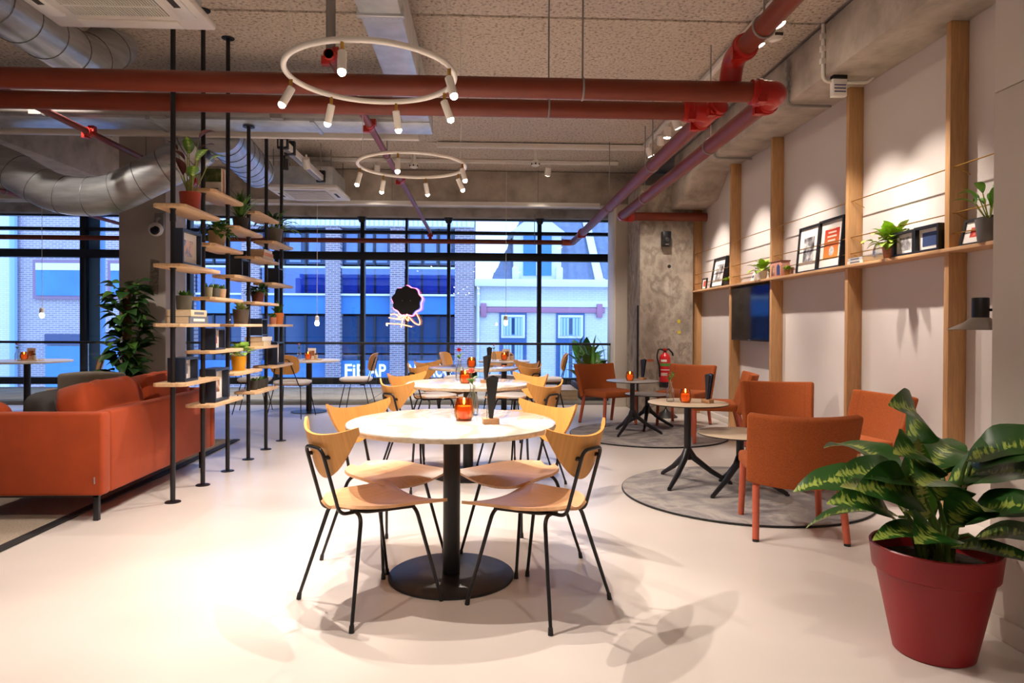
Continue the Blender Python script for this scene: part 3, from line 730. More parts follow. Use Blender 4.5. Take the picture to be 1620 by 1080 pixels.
# detectors
for lab, x, y in (('white smoke detector left of the pair by the cross beam', -.95, 9.25), ('white smoke detector right of the pair by the cross beam', .68, 9.05)):
    t = thing('smoke_detector', lab, 'detector', (x, y, 3.36), group='smoke detectors')
    MB().cyl((0, 0, .05), (0, 0, ZC-3.36), .03, seg=14).build('stand_off', WHITEP, t)
    MB().lathe([(.03, -.03), (.055, -.015), (.06, .02), (.05, .05), (.03, .055)], (0, 0, 0), 20).build('sensor_body', WHITEM, t)
    for k in range(6): MB().box(-.008, .008, -.062, -.05, -.012, .01).build('vent', CHAR, t, rot=(0, 0, k*PI/3))
t = thing('smoke_detector', 'tilted white detector above the thick red pipe near the beam', 'detector', (2.23, 5.15, 3.43), group='smoke detectors')
MB().lathe([(.03, -.03), (.06, -.012), (.066, .02), (.05, .06)], (0, 0, 0), 20).build('sensor_body', WHITEM, t, rot=(R(18), R(-15), 0))
MB().cyl((0, 0, .04), (0, 0, ZC-3.43), .025, seg=12).build('stand_off', WHITEP, t)
MB().box(-.03, .03, -.07, -.055, -.008, .012).build('vent', CHAR, t)
# security camera on the painted column
t = thing('security_camera', 'small white security camera on the grey painted column', 'camera', (-3.54, 7.6, 2.26))
MB().box(-.05, .05, -.03, 0, -.02, .16).build('wall_mount', GREYP, t, bevel=.006)
MB().tube([(0, -.03, .1), (0, -.09, .08), (0, -.1, .03)], .018, 10).build('arm', GREYP, t)
MB().ball((0, -.1, -.03), (.15, .15, .15), 1, 20, 12).build('dome', WHITEP, t)
MB().lathe([(.05, 0), (.045, .02), (.02, .028)], (0, 0, 0), 18).build('lens', BLACK, t, loc=(.02, -.158, -.05), rot=(R(75), 0, 0))
# wall speaker on the concrete column
t = thing('loudspeaker', 'small black loudspeaker high on the concrete column', 'speaker', (2.49, 9.3, 2.31))
MB().box(-.06, .06, -.14, -.03, 0, .2).build('cabinet', BLACKM, t, bevel=.012)
MB().box(-.05, .05, -.146, -.138, .03, .19).build('grille', BLACK, t, bevel=.004)
MB().lathe([(.03, 0), (.02, .006)], (0, 0, 0), 16).build('driver', CHAR, t, loc=(0, -.147, .085), rot=(R(90), 0, 0))
MB().box(-.02, .02, -.05, 0, .08, .14).build('bracket', BLACK, t)
MB().box(-.022, .022, -.148, -.145, .012, .022).build('badge', GREYP, t)

# ================================================================ furniture
def wing_chair(padded=False):
    t = thing('bistro_chair', 'x', 'chair', group='plywood bistro chairs')
    def seat(u, v):
        s_ = 2*u-1; y = -.20 + .44*v
        w = .205*math.sqrt(max(0, 1-(1-min(1, v/.5))**2)) if v < .5 else .205 + .03*((v-.5)/.5)**1.4
        w = max(w, .05 if v < .02 else w)
        x = s_*w
        z = .452 + .018*s_*s_*(1-v) - .012*(1-s_*s_)*math.sin(PI*min(1, v*1.1))
        if v > .7: z -= .035*((v-.7)/.3)**2*(1-s_*s_)
        y -= .02*(s_*s_)*(v**3)*-1*0 + .018*(1-s_*s_)*0
        return (x, y, z)
    so = MB().sheet(14, 16, seat, .013).build('seat', PLYS, t, ang=60)
    if padded:
        MB().ball((0, .02, .462), (.40, .40, .045), .55, 22, 8).build('seat_pad', WPAD, t)
    def back(u, v):
        q = 2*u-1; a = abs(q)
        zt = .762 + .042*a**2.2 - (.03 if a > .97 else 0)*0
        zb = .575 + .205*a**1.9
        z = zb + (zt-zb)*v
        return (q*.215, -.213 - .27*(z-.575) + .085*q*q, z)
    MB().sheet(22, 8, back, -.011).build('backrest', PLYB, t, ang=60)
    loop = fillet([(-.07, .02, .425), (-.07, -.19, .425), (-.07, -.272, .705), (.07, -.272, .705), (.07, -.19, .425), (.07, .02, .425)], .035, 6)
    MB().tube(loop, .0078, 9).build('back_frame', BLACK, t)
    MB().tube(fillet([(-.16, .12, .424), (-.1, -.1, .424), (.1, -.1, .424), (.16, .12, .424)], .05), .007, 8).build('seat_frame', BLACK, t)
    for s_ in (-1, 1):
        for foot, top in (((.225, -.225, .012), (.13, -.125, .428)), ((.215, .225, .012), (.15, .13, .428))):
            L = fillet([(s_*.03, top[1]*.9, .424), (s_*top[0], top[1], top[2]-.004), (s_*foot[0], foot[1], foot[2])], .05, 6)
            lg_ = MB().tube(L, [.0088]*(len(L)-1)+[.0075], 9).build('leg', BLACK, t)
            MB().cyl((s_*foot[0], foot[1], 0), (s_*(foot[0]-.003), foot[1]*.985, .028), .011, .0095, 10).build('foot_cap', BLACKM, lg_)
    for s_ in (-1, 1):
        MB().cyl((s_*.07, -.262, .67), (s_*.07, -.235, .668), .009, seg=8).build('screw', BLACK, t)
    return t
def rod_chair():
    t = thing('cafe_chair', 'x', 'chair', group='round backed cafe chairs')
    MB().ball((0, .02, .462), (.44, .43, .055), .5, 24, 8).build('seat_pad', WPAD, t)
    MB().prism([(math.copysign(abs(math.cos(a))**.6, math.cos(a))*.205, .02+math.copysign(abs(math.sin(a))**.6, math.sin(a))*.2) for a in [2*PI*k/28 for k in range(28)]], .432, .444).build('seat_board', PLYS, t, bevel=.003)
    def back(u, v):
        q = 2*u-1; p = 2*v-1
        e = 2/.55
        # map the square to a rounded rectangle
        k = 1/max(1e-6, (abs(q)**e+abs(p)**e)**(1/e))*max(abs(q), abs(p)) if (q or p) else 1
        q *= k; p *= k
        z = .70 + .125*p
        return (.195*q, -.215 - .22*(z-.58) + .055*q*q, z)
    MB().sheet(16, 10, back, -.012).build('backrest', PLYB, t, ang=60)
    fr = fillet([(-.185, .10, .42), (-.185, -.17, .415), (-.085, -.262, .765), (.085, -.262, .765), (.185, -.17, .415), (.185, .10, .42)], .03, 5)
    MB().tube(fr, .0065, 8).build('back_frame', BLACK, t)
    for s_ in (-1, 1):
        L = fillet([(s_*.235, .215, .008), (s_*.175, .13, .43), (s_*.175, -.12, .43), (s_*.235, -.225, .008)], .04, 5)
        MB().tube(L[:len(L)//2+1], .0065, 8).build('leg', BLACK, t)
        MB().tube(L[len(L)//2:], .0065, 8).build('leg', BLACK, t)
    MB().tube([(-.175, .1, .428), (.175, .1, .428)], .006, 8).build('cross_rod', BLACK, t)
    MB().tube([(-.175, -.1, .428), (.175, -.1, .428)], .006, 8).build('cross_rod', BLACK, t)
    for s_ in (-1, 1): MB().ball((s_*.085, -.245, .70), (.02, .02, .02), 1, 8, 6).build('screw', BLACK, t)
    return t
def lounge_chair():
    t = thing('lounge_chair', 'x', 'chair', group='orange upholstered chairs')
    MB().box(-.25, .25, -.2, .25, .345, .425).build('seat', ORANGE, t, bevel=.022, seg=3)
    def shell(s_, off):
        def fn(u, v):
            q = 2*u-1; z = .335 + .40*v - .022*(1-q*q)*(1-v)*1.0 - .012*(1-q*q)*v
            y = -.265 - .12*(v) + .085*q*q
            return ((.262+.022*v)*q, y + off, z)
        return fn
    b = MB(); b.sheet(18, 10, shell(1, 0), -.052)
    bk = b.build('backrest', ORANGE, t, bevel=.014, seg=3, ang=50)
    for s_ in (-1, 1):
        sm = [(s_*(.212+.018*v), -.2665-.12*v+.085*.66-.0, .335+.4*v-.008) for v in (0.02, .25, .5, .75, .98)]
        MB().tube(sm, .0028, 6).build('seam', mat('seam_dark', '#8a3c1c', .9), bk)
    for s_ in (-1, 1):
        for foot, top in (((.243, -.285, 0), (.228, -.205, .36)), ((.235, .215, 0), (.222, .215, .36))):
            lg_ = MB().tube([(s_*foot[0], foot[1], .012), (s_*top[0], top[1], top[2])], [.0185, .0215], 14).build('leg', ORANGEL, t)
            MB().cyl((s_*foot[0], foot[1], 0), (s_*foot[0], foot[1], .012), .0185, seg=12).build('glide', BLACKM, lg_)
    return t

def marble_table(label, x, y):
    t = thing('bistro_table', label, 'table', (x, y, 0), group='marble bistro tables')
    MB().lathe([(.0, .748), (.49, .748), (.498, .744), (.5, .738)], (0, 0, 0), 72, False, False).build('marble_top', MARBLE, t)
    MB().lathe([(.47, .718), (.497, .721), (.5, .727), (.5, .7385)], (0, 0, 0), 72, True, False).build('top_edge', MARBLEE, t)
    MB().lathe([(.25, .704), (.25, .718)], (0, 0, 0), 32).build('mount_plate', BLACK, t)
    MB().lathe([(.041, .012), (.041, .705)], (0, 0, 0), 28).build('pedestal', BLACK, t)
    MB().lathe([(.30, 0), (.302, .004), (.302, .009), (.297, .013), (.05, .016)], (0, 0, 0), 64).build('base_disc', BLACK, t)
    return t
T1, T2, T3 = (-.15, 3.28), (-.12, 5.5), (-.11, 7.62)
marble_table('round marble table nearest the camera', *T1)
marble_table('round marble table second from the camera', *T2)
marble_table('round marble table third from the camera', *T3)
wc = wing_chair(); first = True
offs = [(-.34, -.285, 41), (.395, -.33, 139), (-.36, .27, -39), (.345, .26, -140)]
names = ['left near', 'right near', 'left far', 'right far']
WL = [['plywood chair in left foreground, back turned, facing the nearest marble table', 'plywood chair in right foreground, back turned, facing the nearest marble table',
       'plywood chair left behind the nearest marble table, facing the camera', 'plywood chair right behind the nearest marble table, facing the camera'],
      ['plywood chair at left of the second marble table, black back frame toward the camera', 'plywood chair at right of the second marble table, black back frame toward the camera',
       'plywood chair behind the second marble table at left', 'plywood chair behind the second marble table at right']]
for ti, (tx, ty) in enumerate((T1, T2)):
    for (dx, dy, ang), lab in zip(offs, WL[ti]):
        j = 0 if ti == 0 else 1
        place(wc, first, (tx+dx*(1+.1*j), ty+dy*(1+.1*j), 0), R(ang-90+random.uniform(-4, 4)*j), lab); first = False
wp = wing_chair(True); first = True
for (dx, dy, ang), lab in zip([(-.42, -.3, 35), (.45, -.32, 143), (-.40, .33, -42), (.47, .3, -140)],
        ['white padded plywood chair left of the third marble table, back to the camera', 'white padded plywood chair right of the third marble table, back to the camera',
         'white padded plywood chair behind the third marble table at left', 'white padded plywood chair behind the third marble table at right']):
    place(wp, first, (T3[0]+dx, T3[1]+dy, 0), R(ang-90), lab, 'padded plywood bistro chairs'); first = False

# window tables with round backed chairs
def wood_table(label, x, y, r=.42):
    t = thing('window_table', label, 'table', (x, y, 0), group='tables by the window')
    MB().lathe([(r-.01, .698), (r, .703), (r, .716), (r-.006, .722)], (0, 0, 0), 56).build('table_top', mat('pale_laminate', '#e4d8cc', .3), t)
    MB().lathe([(.04, .012), (.04, .698)], (0, 0, 0), 24).build('pedestal', BLACK, t)
    MB().lathe([(.24, 0), (.242, .008), (.05, .014)], (0, 0, 0), 48).build('base_disc', BLACK, t)
    return t
WT = [(-2.42, 9.55), (.29, 9.5), (-6.0, 9.2)]
wood_table('pale round table at the window behind the shelf poles', *WT[0])
wood_table('pale round table at the window behind the marble tables', *WT[1], .36)
wood_table('pale round table at the window at far left', *WT[2], .52)
rc = rod_chair(); first = True
for x, y, a, lab in ((-2.5, 8.98, 80, 'round backed chair with back to camera at the window table behind the poles'),
                     (-1.75, 9.55, 178, 'round backed chair seen side on, right of the window table behind the poles'),
                     (-3.15, 9.45, 8, 'round backed chair half hidden by the shelf poles at the window table'),
                     (.92, 9.55, 176, 'round backed chair seen side on before the white house window'),
                     (-.35, 9.85, -20, 'round backed chair left of the small window table behind the marble tables'),
                     (.25, 9.95, -92, 'round backed chair behind the small window table, facing the camera'),
                     (-6.32, 8.6, 72, 'round backed chair at far left table with back to the camera'),
                     (-5.25, 9.1, 205, 'round backed chair seen side on, right of the far left table'),
                     (-6.85, 9.05, 15, 'round backed chair cut by the left picture edge at the far table')):
    place(rc, first, (x, y, 0), R(a-90), lab); first = False

# rugs
for lab, x, y, r in (('round mottled grey rug with black edge under the near lounge group', 1.89, 4.86, .87), ('round mottled grey rug with black edge under the far lounge group', 1.84, 7.52, .87)):
    t = thing('round_rug', lab, 'rug', (x, y, 0), group='round grey rugs')
    MB().lathe([(r-.012, .0), (r, .003), (r, .012), (r-.008, .015)], (0, 0, 0), 96).build('binding', RUGE, t)
    MB().lathe([(.0, .0165), (r-.012, .0165), (r-.006, .0145)], (0, 0, 0), 96, False, False).build('pile', RUGM, t)
LZ = .0165
lcz = lounge_chair(); first = True
for x, y, a, lab in ((1.83, 3.99, 79, 'orange upholstered chair in the foreground with its back to the camera'),
                     (2.46, 5.52, 252, 'orange upholstered chair facing the camera behind the near low table'),
                     (2.56, 4.72, 190, 'bright orange upholstered chair partly hidden behind the plant leaves'),
                     (2.42, 7.0, 165, 'orange upholstered chair seen side on in front of an oak post'),
                     (2.42, 8.15, 232, 'orange upholstered chair facing the camera next to the fire extinguisher'),
                     (1.55, 8.28, 296, 'orange upholstered chair on the left of the far rug by the window')):
    z = LZ if (x-1.89)**2+(y-4.86)**2 < .6**2 or (x-1.84)**2+(y-7.52)**2 < .6**2 else (.0 if y < 4.2 else LZ*.5)
    place(lcz, first, (x, y, z), R(a-90), lab); first = False

def tripod_table(label, x, y, h, r, m, rz, reach=.32):
    t = thing('side_table', label, 'table', (x, y, LZ), rz, group='low tables on tripod legs')
    MB().lathe([(.0, h), (r-.003, h), (r, h-.002), (r, h-.004)], (0, 0, 0), 64, False, False).build('table_top', m, t)
    MB().lathe([(r-.02, h-.014), (r-.002, h-.012), (r, h-.004)], (0, 0, 0), 64, True, False).build('top_edge', BLACKM, t)
    hub = .20
    MB().lathe([(.034, hub-.02), (.027, hub+.05), (.027, h-.014)], (0, 0, 0), 20).build('column', BLACK, t)
    for k in range(4 if reach > .33 else 3):
        a = 2*PI*k/(4 if reach > .33 else 3)
        c, s_ = math.cos(a), math.sin(a)
        L = MB().tube([(c*.008, s_*.008, hub+.05), (c*.05, s_*.05, hub-.01), (c*reach*.55, s_*reach*.55, hub*.47), (c*reach, s_*reach, .012)], [.026, .024, .0195, .015], 12).build('leg', BLACK, t)
        MB().cyl((c*reach, s_*reach, 0), (c*reach, s_*reach, .014), .015, seg=10).build('foot_pad', BLACKM, L)
    return t
tripod_table('beige round cafe table on black tripod legs with candle and bottle', 1.56, 5.12, .615, .30, LAMT, R(230))
tripod_table('lower beige round table in front of the cafe table, half hidden by orange chair', 1.86, 4.84, .425, .30, LAMT, R(215))
tripod_table('grey round cafe table with candle on the far rug', 1.66, 7.5, .59, .29, LAMG, R(230))
tripod_table('lower grey round table behind the grey cafe table', 1.93, 7.92, .40, .26, LAMG, R(250))

# sofa: low velvet box with loose cushions, its back toward the shelf poles
sf = thing('sofa', 'rust orange velvet sofa with thin black legs', 'sofa', (-2.3, 4.2, 0))
SL, SD = 1.74, .92
MB().box(-SD, 0, 0, .10, .165, .668).build('arm', VELVET, sf, bevel=.02, seg=3)
MB().box(-SD, 0, SL-.10, SL, .165, .668).build('arm', VELVET, sf, bevel=.02, seg=3)
MB().box(-.11, 0, .10, SL-.10, .165, .668).build('back_panel', VELVET, sf, bevel=.02, seg=3)
MB().box(-SD, -.1, .1, SL-.1, .165, .30).build('base', VELVET, sf, bevel=.015)
for k in range(2):
    y0 = .1 + k*(SL-.2)/2; y1 = y0+(SL-.2)/2
    MB().ball((-.53, (y0+y1)/2, .375), (.80, (y1-y0)*.99, .18), .28, 36, 14).build('seat_cushion', VELVET, sf)
    b = MB().ball((0, 0, 0), (.22, (y1-y0)*.99, .46), .38, 40, 16)
    b.V = [(x + .0 + .012*math.sin(y*55+z*9)*max(0, z)/.23*1.0, y, z + .006*math.sin(y*38)*(1 if z > .1 else 0)) for x, y, z in b.V]
    MB_ = b.build('back_cushion', VELVET, sf, loc=(-.24, (y0+y1)/2, .60), rot=(0, R(-14), 0))
MB().ball((-.78, .24, .52), (.34, .16, .34), .6, 28, 12).build('throw_pillow', VELVET, sf, rot=(R(12), 0, 0))
MB().obox((-.045, -.0025, .26), (.006, .004, .04)).build('care_tag', GREYP, sf)
for x, y in ((-.07, .07), (-.07, SL-.12), (-SD+.07, .07), (-SD+.07, SL-.12)):
    MB().box(x-.016, x+.016, y-.014, y+.014, 0, .168).build('leg', BLACK, sf, bevel=.002)
for a in ('x',):
    MB().box(-SD+.05, -.05, .056, .084, .145, .168).build('rail', BLACK, sf); MB().box(-SD+.05, -.05, SL-.134, SL-.106, .145, .168).build('rail', BLACK, sf)
dc = thing('cushion', 'dark grey cushion leaning on the rust orange sofa', 'cushion', (-2.95, 4.85, .36))
MB().ball((0, 0, .19), (.2, .42, .40), .55, 28, 14).build('cushion_cover', CHAR, dc, rot=(0, R(-10), 0))
MB().tube([(-.03+.0*k, .19*math.cos(k*PI/12), .19+.18*math.sin(k*PI/12)) for k in range(24)], .004, 5, closed=True).build('piping', BLACKM, dc)
# beige rug under the sofa, dark binding strip
rg = thing('area_rug', 'large beige rug with dark binding under the sofa', 'rug', (0, 0, 0))
MB().box(-6.2, -2.60, 2.2, 7.2, .001, .012).build('pile', RUGB, rg)
MB().box(-2.60, -2.535, 2.2, 7.2, .001, .013).build('binding', RUGE, rg, bevel=.003)
# grey lounge chair by the painted column
gc = thing('armchair', 'grey upholstered armchair with bent wooden arm behind the sofa', 'chair', (-3.62, 6.5, .013), R(200))
def gsh(u, v):
    q = 2*u-1; return (.30*q*(1-.08*v), .22+.10*v-.16*q*q, .34+.42*v-.02*q*q)
MB().sheet(16, 10, gsh, -.06).build('backrest', GREYF, gc, bevel=.02, ang=50)
MB().ball((0, -.04, .38), (.56, .56, .16), .35, 28, 12).build('seat', GREYF, gc)
for s_ in (-1, 1):
    MB().tube(fillet([(s_*.33, -.30, .0), (s_*.33, -.30, .56), (s_*.34, .24, .60), (s_*.33, .28, .0)], .12, 6), .018, 10).build('arm_frame', OAK, gc)
    MB().tube([(s_*.33, -.26, .33), (s_*.33, .27, .33)], .014, 8).build('side_rail', OAK, gc)
lt = thing('coffee_table', 'low dark coffee table at the left picture edge behind the sofa', 'table', (-4.35, 5.55, .013))
MB().box(-.3, .3, -.3, .3, .40, .425).build('table_top', BLACKM, lt, bevel=.004)
for x in (-.27, .27):
    for y in (-.27, .27): MB().box(x-.012, x+.012, y-.012, y+.012, 0, .40).build('leg', BLACK, lt)
MB().box(-.14, .14, -.1, .12, .425, .52).build('tray_box', CHAR, lt, bevel=.004)

# ================================================================ plants
def leaf(L, W, bend=.6, fold=.25, n=8, shape=.85, tipw=1., wave=0.):
    # blade from the origin along +y, arching down; x runs across
    b = MB(); V = []; F = []
    ang = bend*.5; y = z = 0.; m_ = 4
    for i in range(n+1):
        t = i/n
        w = W/2*max(.02, math.sin(PI*min(1, t**shape*.985+.012)))**tipw if i < n else .001
        for k in range(m_+1):
            s_ = 2*k/m_-1
            V.append((s_*w, y - abs(s_)*w*fold*math.sin(ang)*-1*.3, z + abs(s_)*w*fold + wave*math.sin(t*14+s_*3)*w))
        ang -= bend/n; y += L/n*math.cos(ang); z += L/n*math.sin(ang)
    for i in range(n):
        for k in range(m_):
            F.append((i*(m_+1)+k, i*(m_+1)+k+1, (i+1)*(m_+1)+k+1, (i+1)*(m_+1)+k))
    return b.add(V, F)
def merge_leaf(dst, lf, loc, rot):
    M = Euler(rot).to_matrix(); l = Vector(loc)
    dst.add([l + M @ Vector(v) for v in lf.V], lf.F)
def pot(parent, r0, r1, h, m, rim=.0, name='pot'):
    pr = [(r0*.96, 0), (r0, .004)]
    if rim: pr += [(r0+(r1-r0)*.78, h*.78), (r1+rim*.4, h*.79), (r1+rim, h)]
    else: pr += [((r0+r1)/2, h*.5), (r1, h)]
    rt_ = pr[-1][0]; wt = max(.004, rt_*.05)
    pr += [(rt_-wt, h), (rt_-wt*1.6, h*.86)]
    MB().lathe(pr, (0, 0, 0), 32, True, False).build(name, m, parent)
    MB().lathe([(.0, h*.87), (rt_-wt*1.5, h*.86)], (0, 0, 0), 24, False, False).build('soil', SOIL, parent)
def bushy(parent, z, n, L, W, m, el=(20, 75), spread=.02, bend=1.0, seed=1, name='foliage', stalk=0.):
    rnd = random.Random(seed); f = MB(); st = MB()
    n = int(n*1.5); L *= 1.2; W *= 1.25
    for k in range(n):
        az = rnd.uniform(0, 2*PI); e = R(rnd.uniform(*el)); s_ = rnd.uniform(.7, 1.1)
        base = Vector((rnd.uniform(-1, 1)*spread, rnd.uniform(-1, 1)*spread, z))
        if stalk:
            d = Vector((-math.sin(az)*math.cos(e), math.cos(az)*math.cos(e), math.sin(e)))
            tip = base + d*stalk*rnd.uniform(.5, 1.1); st.tube([base, base.lerp(tip, .5)+Vector((0, 0, .006)), tip], .0018, 5); base = tip; e -= R(25)
        merge_leaf(f, leaf(L*s_, W*s_, bend*rnd.uniform(.7, 1.3), .2, 5), base, (e, 0, az))
    o = tag(f.build(name, m, parent), kind='stuff')
    if stalk: tag(st.build('stems', STEMG, parent), kind='stuff')
    return o
def small_plant(label, x, y, z, r, h, pm, n, L, W, lm, el=(20, 75), bend=1.0, seed=1, stalk=0., r0=None, group=None, spread=None):
    t = thing('potted_plant', label, 'plant', (x, y, z), group=group)
    pot(t, r0 or r*.8, r, h, pm)
    bushy(t, h*.86, n, L, W, lm, el, spread if spread is not None else r*.35, bend, seed, 'foliage', stalk)
    return t
def succulent(label, x, y, z, r, h, pm, lm, n=14, seed=1, group=None, L=.05, W=.022):
    t = thing('potted_succulent', label, 'plant', (x, y, z), group=group)
    pot(t, r*.86, r, h, pm)
    bushy(t, h*.84, n, L, W, lm, (15, 80), r*.5, .3, seed)
    return t

# ================================================================ pole shelf divider
DX = -2.1
PY = [4.69+.493*k for k in range(6)]
dv = thing('shelf_divider', 'open room divider of black floor to ceiling poles with pine shelf boards', 'shelf', (DX, 0, 0))
tops = [ZC, ZC, ZC, 2.97, ZC, ZC]
for y, zt in zip(PY, tops):
    p_ = MB().cyl((0, y, .006), (0, y, zt-.006), .0165, seg=16).build('pole', BLACK, dv)
    MB().lathe([(.052, 0), (.05, .006), (.022, .008)], (0, y, 0), 24).build('foot_plate', BLACK, p_)
    MB().lathe([(.022, -.008), (.05, -.006), (.052, 0)], (0, y, zt), 24).build('ceiling_plate', BLACK, p_)
    MB().lathe([(.0195, 0), (.0195, .05)], (0, y, 1.9), 14).build('sleeve', BLACK, p_)
BZ = {0: (2.0, 1.6, 1.2, .8), 1: (2.2, 1.8, 1.4, 1.0, .6), 2: (2.0, 1.6, 1.2, .8), 3: (2.2, 1.8, 1.4, 1.0, .6), 4: (2.0, 1.6, 1.2, .8)}
bmesh_cache = None
for k in BZ:
    for z in BZ[k]:
        y0, y1 = PY[k]-.075, PY[k+1]+.075
        c_ = .03
        poly = [(-.11+c_, y0), (.11-c_, y0), (.11, y0+c_), (.11, y1-c_), (.11-c_, y1), (-.11+c_, y1), (-.11, y1-c_), (-.11, y0+c_)]
        bd = MB().prism(poly, z-.012, z+.012).build('shelf_board', PINE, dv, bevel=.003)
        for y in (PY[k], PY[k+1]):
            MB().lathe([(.021, -.02), (.021, -.012)], (0, y, z), 14).build('shelf_collar', BLACK, bd)
def ztop(z): return z+.012
CT = [('print_sunset', [(.3, '#f2ded0'), (.45, '#e8c3a8'), (.55, '#7f93b8'), (.7, '#5a4a48')]), ('print_mono', [(.3, '#f0eeee'), (.5, '#8d8a8c'), (.65, '#2e2c30')]),
      ('print_blue', [(.3, '#dfe8f2'), (.5, '#5b86c0'), (.7, '#1f3766')]), ('print_warm', [(.3, '#f1dcc8'), (.5, '#9a6a4a'), (.7, '#3a2d2a')]), ('print_red', [(.35, '#f4ece6'), (.5, '#d8402f'), (.65, '#2a2626')]),
      ('print_sketch', [(.35, '#f6f2ee'), (.52, '#b5645c'), (.6, '#4a4a52'), (.8, '#f0ece8')])]
PR = {n: ramp_mat(n, st, .5, scale=11, detail=3, dist=.4) for n, st in CT}
FRB = mat('frame_black', '#1b1a1d', .45); FRN = mat('frame_navy', '#222b3d', .45)
def frame(label, loc, rz, w, h, d, pm, lean=0., mat_w=.16, fm=None, group=None, pic_h=None):
    t = thing('picture_frame', label, 'picture', loc, rz, group)
    t.rotation_euler = (lean, 0, rz)
    b = min(.018, w*.07)
    fb = MB()
    fb.box(-w/2, w/2, 0, d, 0, b); fb.box(-w/2, w/2, 0, d, h-b, h); fb.box(-w/2, -w/2+b, 0, d, b, h-b); fb.box(w/2-b, w/2, 0, d, b, h-b)
    fb.box(-w/2+b, w/2-b, d*.5, d, b, h-b)
    fb.build('frame', fm or FRB, t)
    MB().box(-w/2+b, w/2-b, d*.42, d*.5, b, h-b).build('mount', PAPER, t)
    mw_ = w*mat_w+b; mh_ = h*mat_w+b
    MB().box(-w/2+mw_, w/2-mw_, d*.40, d*.42, mh_, h-mh_).build('print', pm, t)
    return t
def dframe(label, k, z, y0, y1, h, d, pm, xf=-2.03, grp='picture frames on the pole shelves'):
    return frame(label, (xf, (y0+y1)/2, ztop(z)), R(90), y1-y0, h, d, pm, 0, .2, FRN, grp)
dframe('large deep black frame with pale beach print, highest on the pole shelves', 0, 1.6, 4.68, 4.99, .245, .075, PR['print_sunset'])
dframe('small deep black box frame on the nearest low shelf of the divider', 0, .8, 4.72, 4.93, .165, .12, PR['print_mono'])
dframe('deep black box frame with blue and red sketch, above the large low frame', 1, 1.0, 5.24, 5.44, .165, .11, PR['print_red'])
dframe('large deep black frame with figure print on the lowest second bay shelf', 1, .6, 5.24, 5.52, .255, .12, PR['print_warm'])
dframe('small dark frame behind the beige trailing plant pot', 1, 1.8, 5.52, 5.66, .14, .03, PR['print_blue'], -2.12)
dframe('deep black box frame with small ship print in the third shelf bay', 2, 1.6, 5.80, 5.98, .15, .12, PR['print_mono'])
dframe('dark frame standing on the stacked books of the fourth shelf bay', 3, 1.095, 6.32, 6.48, .155, .11, PR['print_blue'])
dframe('deep black box frame with white mount on the upper fifth bay shelf', 4, 1.6, 6.83, 6.98, .155, .12, PR['print_sketch'])
dframe('tall deep black frame with rose print on the lowest fifth bay shelf', 4, .8, 6.78, 7.02, .225, .12, PR['print_sketch'])
# calathea, each leaf a part
def leafy_thing(t, specs, mats_, stem_m=STEMG, stem_r=.004):
    for (x, y, z, az, el, L, W, bend, mi) in specs:
        lf = leaf(L, W, bend, .22, 9)
        lf.build('leaf', mats_[mi], t, (x, y, z), (R(el), 0, R(az)), ang=80)
t = thing('potted_plant', 'calathea with maroon upper leaves in a terracotta pot on the top shelf', 'plant', (DX, 4.96, ztop(2.0)))
pot(t, .062, .073, .135, TERRA)
CAL = leaf_mat('calathea_leaf', '#4f7a2a', '#a9c35a', .04, .6); CALM = mat('calathea_maroon', '#5b2b26', .5, var=.25, vs_=30)
rnd = random.Random(4)
sp = []
for k in range(13):
    az = k*137.5; hi = k % 3
    e = R(rnd.uniform(68, 86)); ln = (.15, .27, .38)[hi]*rnd.uniform(.85, 1.1)
    d = Vector((-math.sin(R(az))*math.cos(e), math.cos(R(az))*math.cos(e), math.sin(e)))
    b0 = Vector((rnd.uniform(-.02, .02), rnd.uniform(-.02, .02), .115)); tip = b0+d*ln
    MB().tube([b0, b0.lerp(tip, .5), tip], .0035, 6).build('stem', STEMG, t)
    sp.append((tip.x, tip.y, tip.z, az, rnd.uniform(20, 60), rnd.uniform(.12, .16), rnd.uniform(.06, .08), rnd.uniform(.8, 1.5), 1 if hi == 2 or k % 4 == 1 else 0))
leafy_thing(t, sp, [CAL, CALM])
# books
def book(label, loc, rz, w, d, h, m, upright=False, group='books on the pole shelves', title=None):
    t = thing('book', label, 'book', loc, rz, group)
    if upright:   # spine along -y, w thick in x, d deep in y, h tall
        MB().box(-w/2, w/2, 0, .004, 0, h).build('spine', m, t); MB().box(-w/2, -w/2+.003, 0, d, 0, h).build('cover', m, t); MB().box(w/2-.003, w/2, 0, d, 0, h).build('cover', m, t)
        MB().box(-w/2+.003, w/2-.003, .004, d-.004, .004, h-.004).build('pages', PAPERB, t)
        if title: MB().box(-w/2+.005, w/2-.005, -.001, 0, h*.45, h*.9).build('title_print', title, t)
    else:
        MB().box(-w/2, w/2, 0, d, 0, .003).build('cover', m, t); MB().box(-w/2, w/2, 0, d, h-.003, h).build('cover', m, t)
        MB().box(-w/2, w/2, -.003, .003, 0, h).build('spine', m, t)
        MB().box(-w/2+.003, w/2-.003, .003, d-.004, .003, h-.003).build('pages', PAPERB, t)
        if title: MB().box(-w*.3, w*.3, -.0045, -.003, h*.3, h*.7).build('title_print', title, t)
    return t
BKC = mat('book_cream', '#e2cda8', .7); BKG = mat('book_grey', '#6f7480', .6); BKD = mat('book_dark', '#4a4a52', .6); BKP = mat('book_peach', '#dd9a78', .7); BKW = mat('book_white', '#e8e2da', .7)
GRN = ramp_mat('cover_photo_green', [(.3, '#1f2e16'), (.55, '#4c5b2a'), (.75, '#8a7f5a')], .5, scale=18, detail=3)
t = thing('book', 'upright book with dark green photo cover on the second bay top shelf', 'book', (DX+.02, 5.30, ztop(2.2)), 0, 'books on the pole shelves')
